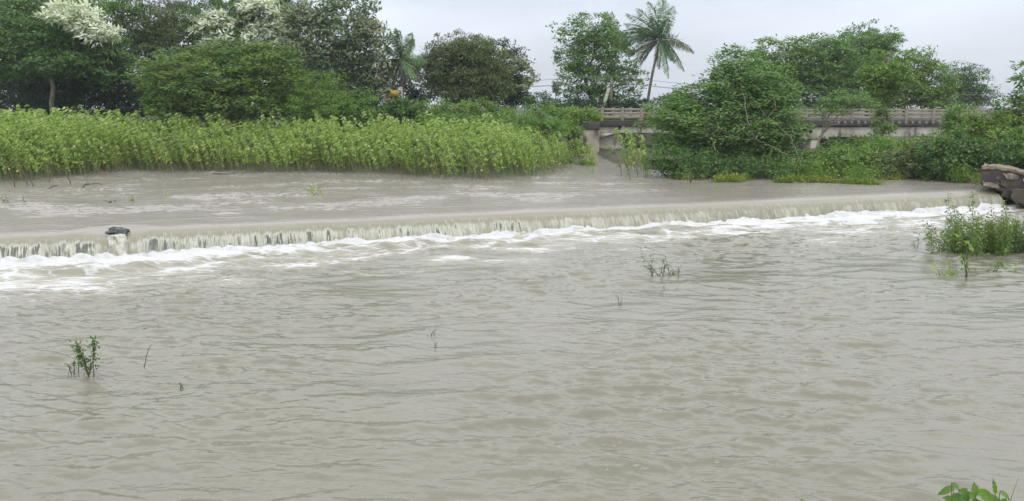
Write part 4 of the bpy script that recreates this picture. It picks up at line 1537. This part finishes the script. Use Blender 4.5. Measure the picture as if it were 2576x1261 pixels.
for i in ind:
    x, y = sites[i]
    fy = np.interp(x, front[:, 0], front[:, 1])
    if (x < -14 and y - fy < 1.8 and rng.random() < 0.75) or (y - fy < 1.5 and rng.random() < 0.22):
        v = int(rng.integers(8, 10))
    else:
        v = int(rng.choice([0, 1, 2, 3, 4, 5, 6, 7], p=[.17, .17, .17, .17, .09, .09, .07, .07]))
    place_stalk(v, x, y, hscale(x, y) * rng.uniform(0.85, 1.15) * (0.72 + 0.28 * min(1, max(0, (5.2 - x) / 5))), rng.uniform(-0.5, 0.5))
SV, SF, SM, n0 = [], [], [], 0
for i in rest:
    x, y = sites[i]
    v = int(rng.choice([0, 1, 2, 3, 4, 5, 6, 7], p=[.17, .17, .17, .17, .09, .09, .07, .07]))
    s = hscale(x, y) * rng.uniform(0.85, 1.15)
    a = rng.uniform(-0.5, 0.5)
    R_ = np.array([[cos(a), sin(a), 0], [-sin(a), cos(a), 0], [0, 0, 1]])
    for q, gg in enumerate(VAR[v][1]):
        V = np.concatenate(gg.V) @ R_ * s + [x, y, UPZ - 0.05]
        Fq = np.concatenate(gg.Fc) + n0
        n0 += len(V)
        SV.append(V)
        SF.append(Fq)
        SM.append(np.concatenate(gg.M) + (0 if q == 0 else 1))
o = quads('leafy_thicket', np.concatenate(SV), np.concatenate(SF), [M['stalk_green'], M['lf_field'], M['lf_fall'], M['petal']], None,
          np.concatenate(SM))
tag(o, "dense thicket of bright green leafy stalks filling the flooded field behind its front rows", 'plants', None, 'stuff')

for k, (px_, py_) in enumerate(extra_px):
    p = on_z(px_, py_, UPZ)
    r_ = place_stalk([0, 4, 1, 2, 6, 3, 5, 0, 1, 4][k], p[0], p[1], 0.74 + 0.12 * rng.random() - (0.25 if k in (0, 5, 6, 7) else 0), rng.uniform(-0.4, 0.4))
    r_['label'] = "pale leafy stalks standing apart in the water before the bridge abutment"
    r_['group'] = 'stalks before the bridge abutment'


# ------------------------------------------------------------------ grass and weeds along the right bank
def weeds(name, label, pxpts, n, ln, mat, spread=0.5, lift=0.0, w_=0.03):
    P = np.array([on_z(*p, UPZ) for p in pxpts])
    s = rng.uniform(0, len(P) - 1, n)
    c = np.stack([np.interp(s, np.arange(len(P)), P[:, i]) for i in range(3)], 1)
    c[:, 1] += np.abs(rng.normal(size=n)) * spread
    c[:, 0] += rng.normal(size=n) * 0.25
    c[:, 1] += 0.5 * samp(WL, 41.0, c[:, 0] * 0.5, c[:, 0] * 0)
    c[:, 2] = np.maximum(ground_z(c[:, 0], c[:, 1]), UPZ - 0.03)
    clump = (samp(WL, 41.0, c[:, 0] * 0.8, c[:, 1] * 0.8) > -0.25)
    c = c[clump]
    n = len(c)
    g = Geo()
    ax = rng.normal(size=(n, 3)) * 0.45 + [-0.25, -0.1, 0.9]
    l_ = ln * rng.uniform(0.4, 1.3, n)
    g.leaves(c, ax, rng.normal(size=(n, 3)), l_, w_)
    # small leaves on top
    top = c + ax * l_[:, None] * rng.uniform(0.4, 0.9, (n, 1))
    g.leaves(top, rng.normal(size=(n, 3)) + [-0.5, 0, -0.1], np.array([0, -0.3, 1.0]) + rng.normal(size=(n, 3)) * 0.4, 0.14, 0.07)
    return tag(g.build(name, M[mat]), label, 'plants', None, 'stuff')


weeds('grass', "yellow-green grass and floating weeds along the foot of the right bank",
      [(1700, 448), (1790, 455), (1880, 460), (2000, 463), (2120, 462), (2230, 456), (2290, 450)], 5200, 0.34, 'lf_weed', 0.8)
weeds('grass', "greener taller grass in front of the bushes on the right bank",
      [(1960, 452), (2080, 452), (2160, 448), (2260, 446), (2400, 455), (2455, 466)], 6000, 0.75, 'lf_mid', 1.3)
weeds('grass', "green growth on the road embankment left of the bridge",
      [(1420, 412), (1450, 415), (1490, 418)], 900, 0.4, 'lf_mid', 0.6)


# ------------------------------------------------------------------ sprigs standing in the water
def sprig(kind, label, base_px, z0, stems, leaf, ln, wd, per, cat='plant', heart=False, stem_mat='twig', r0=0.010, group=None,
          spread=0.04, depth=0.12, q0=0.25, droop=-0.3, sub=0):
    b = on_z(*base_px, z0)
    Yd = b[1]
    root = empty(kind, (b[0], b[1], z0 - 0.1), label, cat, group)
    org = (b[0], b[1], z0 - 0.1)
    gs, gl = Geo(org), Geo(org)
    for stp in stems:
        P = np.array([on_y(x, y, Yd) for x, y in stp])
        yo = rng.normal() * depth * 0.3
        P[:, 1] += yo + np.linspace(0, rng.normal() * depth, len(P))
        P[0, 2] = min(P[0, 2], z0) - 0.12
        s = np.linspace(0, 1, 9)
        Q = np.stack([np.interp(s, np.linspace(0, 1, len(P)), P[:, i]) for i in range(3)], 1)
        Q[1:-1] += rng.normal(size=(7, 3)) * 0.006
        gs.tube(Q, r0, r0 * 0.35, 5)
        n = per
        if n <= 0:
            continue
        q = q0 + (1 - q0) * rng.random(n)
        C = np.stack([np.interp(q, s, Q[:, i]) for i in range(3)], 1)
        od = rng.normal(size=(n, 3))
        od /= np.linalg.norm(od, axis=1)[:, None]
        C2 = C + od * spread * rng.random((n, 1)) * 1.6
        for k in range(sub):
            j = rng.integers(0, n)
            gs.tube(np.array([C[j], (C[j] + C2[j]) / 2 + [0, 0, 0.01], C2[j]]), r0 * 0.4, r0 * 0.2, 4)
        ax = od * 0.8 + rng.normal(size=(n, 3)) * 0.35 + [-0.25, 0, droop]
        nr_ = np.array([0, -0.4, 0.9]) + rng.normal(size=(n, 3)) * 0.4
        L_ = ln * rng.uniform(0.65, 1.3, n)
        (gl.hearts if heart else gl.leaves)(C2, ax, nr_, L_, L_ * wd / ln)
    gs.build('stem', M[stem_mat], root, True)
    gl.build('leaves', M[leaf], root)
    return root


sprig('sapling', "tallest drowned sapling at the lower left, brown-tipped with dark leaves below", (216, 950), 0,
      [[(216, 950), (222, 925), (226, 905), (222, 880), (216, 862)], [(224, 915), (216, 898), (205, 890)], [(226, 905), (230, 880), (228, 862)],
       [(222, 880), (210, 868), (206, 860)], [(223, 925), (210, 918), (203, 922)]],
      'lf_dark', 0.06, 0.034, 60, spread=0.06, sub=10)
sprig('sapling', "short yellow-green sprig right beside the drowned sapling's left", (186, 938), 0,
      [[(186, 938), (187, 920), (190, 905)], [(182, 938), (180, 922), (178, 912)], [(190, 905), (198, 898), (206, 895)]], 'lf_yell', 0.035, 0.018, 40,
      spread=0.05, sub=6)
sprig('dead_stick', "single bare dark stick leaning right out of the lower left water", (362, 922), 0,
      [[(362, 922), (369, 897), (377, 872), (383, 866)]], 'lf_dark', 0.02, 0.01, 0, r0=0.009, cat='stick')
sprig('floating_tuft', "tiny dark tuft with two-leaf crown below the bare stick", (458, 976), 0,
      [[(458, 976), (459, 966), (462, 962)], [(458, 976), (452, 964)]], 'lf_dark', 0.03, 0.018, 14, spread=0.03)
sprig('floating_tuft', "tiny brown-green tuft between the bare stick and the drowned sapling", (396, 1010), 0,
      [[(395, 1010), (397, 1004)]], 'lf_olive', 0.025, 0.014, 8, spread=0.02)
sprig('dead_twig', "forked reddish-brown twig in mid-river, the upper of two", (1081, 845), 0,
      [[(1079, 846), (1087, 836), (1100, 824)], [(1087, 836), (1094, 834)], [(1079, 846), (1076, 838)]], 'lf_olive', 0.02, 0.01, 5, cat='twig', r0=0.012,
      stem_mat='bark')
sprig('dead_twig', "small crooked brown twig in mid-river, the lower of two", (1094, 874), 0,
      [[(1094, 874), (1096, 866), (1101, 860)], [(1096, 866), (1092, 862)]], 'lf_olive', 0.02, 0.01, 0, cat='twig', r0=0.009, stem_mat='bark')
sprig('drowned_shrub', "three-branched leafy shrub fanning out of the water in mid-river", (1662, 695), 0,
      [[(1664, 694), (1645, 680), (1628, 660), (1612, 643)], [(1664, 694), (1672, 670), (1668, 650)], [(1672, 665), (1660, 672)],
       [(1686, 697), (1680, 675), (1672, 645)], [(1645, 680), (1632, 672), (1615, 668)], [(1640, 672), (1640, 650)],
       [(1697, 702), (1697, 682)], [(1704, 695), (1706, 682), (1710, 678)], [(1680, 690), (1682, 700)]],
      'lf_dark', 0.055, 0.025, 34, spread=0.07, sub=6, r0=0.012)
sprig('floating_tuft', "flat dark weed scrap left of the fanning shrub", (1628, 668), 0, [[(1622, 665), (1634, 667)]], 'lf_olive', 0.04, 0.02, 14,
      spread=0.05)
sprig('small_sprig', "small dark upright sprig below the fanning shrub in mid-river", (1556, 766), 0,
      [[(1556, 766), (1556, 752), (1548, 742)], [(1556, 760), (1562, 745)]], 'lf_dark', 0.03, 0.015, 22, spread=0.04)
sprig('small_sprig', "tiny tuft right under the fanning shrub", (1671, 725), 0, [[(1671, 727), (1669, 717)], [(1701, 727), (1702, 720)]],
      'lf_olive', 0.03, 0.015, 10, spread=0.03)
sprig('small_sprig', "tiny bright green leaf tuft alone in the water right of the fanning shrub", (1960, 664), 0,
      [[(1960, 664), (1959, 656)], [(1960, 664), (1954, 658)]], 'lf_bright', 0.06, 0.03, 6, spread=0.03)
sprig('small_sprig', "faint dark feathery sprig just left of the flooded bush", (2308, 622), 0,
      [[(2308, 622), (2308, 605), (2308, 595)], [(2303, 622), (2300, 608)]], 'lf_dark', 0.06, 0.022, 30, spread=0.07)

# big flooded bush at the right
bb = on_z(2470, 632, 0)
root = empty('flooded_bush', (bb[0], bb[1], -0.1), "big bush of fine olive-green leaves flooded at the right side of the river", 'bush')
org = (bb[0], bb[1], -0.1)
gs, gl, gy_ = Geo(org), Geo(org), Geo(org)
outline = [(2345, 575, 640), (2365, 560, 638), (2395, 490, 638), (2412, 520, 640), (2430, 540, 640), (2448, 488, 640), (2465, 540, 645),
           (2480, 545, 645), (2500, 530, 645), (2515, 555, 645), (2530, 505, 645), (2545, 560, 648), (2560, 545, 645), (2585, 540, 645), (2610, 550, 645),
           (2380, 590, 640), (2410, 570, 640), (2440, 560, 645), (2520, 575, 648), (2490, 560, 648)]
for k in range(74):
    if k < len(outline):
        bx0, ty0, by0 = outline[k]
    else:
        bx0 = rng.uniform(2385, 2640)
        ty0 = rng.uniform(545, 600)
        by0 = rng.uniform(628, 645)
    base_ = on_z(bx0 + rng.normal() * 6, by0 - rng.uniform(0, 14), 0.0)
    tip = on_y(bx0 + rng.normal() * 8 - 6, ty0, base_[1] + rng.normal() * 0.3)
    base_[2] = -0.15
    s = np.linspace(0, 1, 8)
    Q = base_ + (tip - base_) * s[:, None]
    Q[1:-1] += rng.normal(size=(6, 3)) * 0.02
    gs.tube(Q, 0.007, 0.003, 4)
    n = 210
    q = 0.15 + 0.85 * rng.random(n)
    C = np.stack([np.interp(q, s, Q[:, i]) for i in range(3)], 1)
    tall = ty0 < 530
    rad_ = 0.06 + 0.22 * (1 - q) ** 0.8 if tall else 0.07 + 0.14 * (1 - np.abs(q - 0.5))
    od = rng.normal(size=(n, 3))
    od /= np.linalg.norm(od, axis=1)[:, None]
    C = C + od * (rad_ * rng.random(n) ** 0.5)[:, None]
    C[:, 2] = np.maximum(C[:, 2], 0.02)
    ax = od + rng.normal(size=(n, 3)) * 0.4 + [-0.3, 0, -0.1]
    l_ = rng.uniform(0.05, 0.11, n)
    tgt = gy_ if (2490 < bx0 < 2530 and k > 30 and rng.random() < 0.5) else gl
    tgt.leaves(C, ax, np.array([0, -0.4, 0.9]) + rng.normal(size=(n, 3)) * 0.5, l_, l_ * 0.5)
gs.build('stems', M['twig'], root, True)
gl.build('foliage', M['lf_bush'], root)
o = gy_.build('yellow_foliage', M['lf_weed'], root)
sprig('leafy_shoot', "bent stem with large drooping leaves in front of the flooded bush", (2427, 698), 0,
      [[(2427, 698), (2434, 672), (2441, 640), (2436, 618), (2424, 598)], [(2441, 640), (2432, 626)], [(2437, 655), (2424, 648)]],
      'lf_mid', 0.16, 0.10, 9, heart=True, stem_mat='bark', r0=0.016, spread=0.13, q0=0.5)
sprig('leafy_shoot', "low cluster of heart-shaped leaves at the left of those before the flooded bush", (2360, 693), 0,
      [[(2364, 693), (2360, 680), (2350, 668)], [(2370, 692), (2378, 682)]], 'lf_field', 0.15, 0.09, 4, heart=True, stem_mat='stalk_green', r0=0.010, spread=0.08)
sprig('leafy_shoot', "thin stem with a top leaf and a yellow leaf beside the bent leafy stem", (2395, 690), 0,
      [[(2385, 692), (2389, 670), (2385, 660)], [(2398, 690), (2392, 685)], [(2412, 688), (2404, 665)]], 'lf_field', 0.14, 0.09, 3, heart=True,
      stem_mat='stalk_green', r0=0.009, spread=0.06)
sprig('leafy_shoot', "leafy tip with a long slanting stem below the bush's right half", (2495, 684), 0,
      [[(2490, 686), (2515, 664), (2540, 642)], [(2492, 686), (2505, 672), (2500, 655)]], 'lf_bright', 0.15, 0.09, 6, heart=True, stem_mat='bark', r0=0.012,
      spread=0.12, q0=0.0)
sprig('leafy_shoot', "small green leaf tuft in the water at the far right edge", (2562, 688), 0,
      [[(2560, 689), (2558, 670)], [(2564, 689), (2572, 682)]], 'lf_field', 0.14, 0.08, 4, heart=True, stem_mat='stalk_green', r0=0.009, spread=0.08)

# sprigs in the upper water
U = UPZ
sprig('small_sprig', "leafy sprig in the smooth water between the field and the crest", (790, 489), U,
      [[(790, 489), (790, 470), (787, 458)], [(790, 480), (800, 466)], [(790, 480), (780, 462)], [(795, 489), (802, 472)]], 'lf_field', 0.15, 0.07, 14,
      spread=0.16, stem_mat='stalk')
sprig('small_sprig', "little bent green sprig above the boulder's right", (334, 506), U,
      [[(336, 510), (335, 498), (331, 488)], [(335, 498), (340, 490)]], 'lf_mid', 0.12, 0.06, 7, spread=0.08, stem_mat='stalk')
sprig('small_sprig', "small bright leaf tuft floating right of the bent sprig", (417, 493), U,
      [[(412, 493), (416, 488)], [(418, 493), (424, 490)]], 'lf_field', 0.12, 0.06, 7, spread=0.1, stem_mat='stalk')
sprig('small_sprig', "tiny dark leaf tuft above the boulder", (275, 511), U,
      [[(275, 511), (272, 504)], [(277, 511), (280, 506)]], 'lf_deep', 0.12, 0.07, 6, spread=0.09, stem_mat='stalk')
sprig('dead_twig', "tangled dead twig with dark leaves at the left edge of the smooth water", (14, 510), U,
      [[(0, 512), (15, 498), (30, 503)], [(15, 512), (8, 495)], [(60, 512), (64, 500), (66, 488)], [(-10, 505), (20, 510), (45, 513)]],
      'lf_olive', 0.10, 0.05, 10, cat='twig', spread=0.1)
for k, (pp_, lab) in enumerate([
    ([(205, 474), (215, 466), (228, 463), (248, 464), (262, 466)], "long curved dead branch floating before the flooded field"),
    ([(120, 476), (135, 470), (150, 467)], "short dead branch floating at the left before the flooded field"),
    ([(535, 436), (555, 440), (580, 438), (600, 434)], "flat dead branch at the field's edge above the smooth water")]):
    b0 = on_z(*pp_[0], U)
    P = np.array([on_z(x, y, U) + [0, 0, 0.06 * (i % 2) - 0.01] for i, (x, y) in enumerate(pp_)])
    g = Geo(b0)
    s = np.linspace(0, len(P) - 1, 12)
    g.tube(np.stack([np.interp(s, np.arange(len(P)), P[:, i]) for i in range(3)], 1), 0.035, 0.015, 6)
    o = g.build('driftwood', M['bark'], None, True)
    o.location = tuple(b0)
    tag(o, lab, 'driftwood')
sprig('drowned_sapling', "dark bare little trunk standing in the water before the sprawling bank tree", (1736, 462), U,
      [[(1736, 462), (1739, 445), (1742, 430)], [(1739, 445), (1733, 432)]], 'lf_dark', 0.16, 0.07, 16, spread=0.25, r0=0.03, q0=0.6)
for k, (bx_px, by_px, tx_, ty_) in enumerate([(38, 470, 25, 425), (72, 466, 40, 410), (88, 470, 62, 430), (124, 460, 108, 425),
                                            (170, 452, 150, 420), (180, 462, 172, 440), (255, 442, 225, 410), (1012, 452, 1000, 430)]):
    sprig('bare_stalk', "bare dark stalk poking from the water at the field's front edge", (bx_px, by_px), U,
          [[(bx_px, by_px), ((bx_px + tx_) / 2 + 4, (by_px + ty_) / 2), (tx_, ty_)]], 'lf_field', 0.1, 0.05, 0, cat='stalk', r0=0.028, stem_mat='bark',
          group='bare stalks at the field edge')


# ------------------------------------------------------------------ leaves on the near bank, bottom right
def near_leaf(g, base, tip, width, nrm, curl=0.1, m=0):
    base, tip = np.array(base), np.array(tip)
    ax = tip - base
    ln = np.linalg.norm(ax)
    ax = ax / ln
    s = np.cross(ax, nrm)
    s /= np.linalg.norm(s)
    up = np.cross(s, ax)
    n, k = 9, 5
    V = []
    for i in range(n):
        q = i / (n - 1)
        hw = width * 0.5 * (np.sin(pi * q ** 0.75) ** 0.85 + 0.02)
        for j in range(k):
            v = (j / (k - 1) - 0.5) * 2
            V.append(base + ax * ln * q + s * hw * v + up * (abs(v) * hw * 0.35 - curl * ln * q * q + 0.004 * sin(q * 22 + j)))
    Fq = [(i * k + j, i * k + j + 1, (i + 1) * k + j + 1, (i + 1) * k + j) for i in range(n - 1) for j in range(k - 1)]
    g.add(V, Fq, m)


Yn = 3.6
cb = on_y(2450, 1290, Yn)
root = empty('weed_clump', (cb[0], cb[1], gz(cb[0], cb[1])), "clump of broad bright green weed leaves on the near bank at the lower right corner", 'plant')
org = (cb[0], cb[1], gz(cb[0], cb[1]))
NL = [((2398, 1223), (2357, 1246), 17, 0), ((2393, 1215), (2413, 1232), 15, 0), ((2452, 1250), (2450, 1213), 23, 1), ((2503, 1244), (2498, 1204), 12, 1),
      ((2455, 1238), (2505, 1262), 34, 1), ((2412, 1232), (2440, 1262), 34, 0), ((2396, 1262), (2372, 1252), 22, 0), ((2420, 1245), (2385, 1268), 30, 0),
      ((2480, 1252), (2520, 1262), 26, 0), ((2515, 1235), (2540, 1258), 16, 0), ((2425, 1240), (2460, 1258), 22, 0), ((2470, 1262), (2440, 1280), 30, 0),
      ((2510, 1262), (2545, 1285), 34, 0), ((2400, 1275), (2370, 1300), 34, 0), ((2440, 1275), (2480, 1300), 40, 1)]
gs = Geo(org)
sc = Yn / F
for k, (a, b_, w__, br) in enumerate(NL):
    g = Geo(org)
    yo = Yn + rng.uniform(-0.08, 0.08)
    A, Bp = on_y(*a, yo), on_y(*b_, yo + rng.uniform(-0.03, 0.03))
    near_leaf(g, A, Bp, w__ * sc, np.array([rng.uniform(-0.2, 0.2), -0.75, 0.65]), 0.06)
    g.build('leaf', M['lf_near'] if not br else M['lf_bright'], root, True)
    foot = np.array([cb[0] + rng.normal() * 0.05, yo, org[2] - 0.05])
    s = np.linspace(0, 1, 7)[:, None]
    gs.tube(foot * (1 - s) + A * s, 0.004, 0.002, 5)
gs.build('stems', M['stalk_green'], root, True)
gs = Geo(org)
gs.tube(np.array([[on_y(2535, 1290, Yn)[0], Yn, org[2]], on_y(2540, 1262, Yn), on_y(2549, 1235, Yn), on_y(2562, 1200, Yn)]), 0.0028, 0.0008, 5)
gs.build('grass_blade', M['stalk_green'], root, True)
yl = on_y(2022, 1262, Yn)
root = empty('weed_sprout', (yl[0], yl[1], gz(yl[0], yl[1])), "single yellow-green leaf tip poking in at the bottom edge", 'plant')
g = Geo(tuple(root.location))
near_leaf(g, on_y(2040, 1275, Yn), on_y(2010, 1253, Yn), 9 * sc, np.array([0, -0.7, 0.7]), 0.1)
g.build('leaf', M['lf_weed'], root, True)
g = Geo(tuple(root.location))
g.tube(np.array([[yl[0], Yn, root.location[2] - 0.05], on_y(2036, 1290, Yn), on_y(2040, 1275, Yn)]), 0.003, 0.002, 5)
g.build('stem', M['stalk_green'], root, True)

# ------------------------------------------------------------------ thin damp air
hm, N, L = newmat("damp_air")
ho = N("ShaderNodeOutputMaterial")
hv = N("ShaderNodeVolumePrincipled")
hv.inputs['Color'].default_value = (0.86, 0.92, 1.0, 1)
hv.inputs['Density'].default_value = 0.00045
hv.inputs['Anisotropy'].default_value = 0.2
L(hv.outputs[0], ho.inputs['Volume'])
g = Geo()
g.box((-1600, -500, -4), (1600, 3700, 40))
hz = g.build('haze', hm)
tag(hz, "thin damp air over the river", None, None, 'stuff')
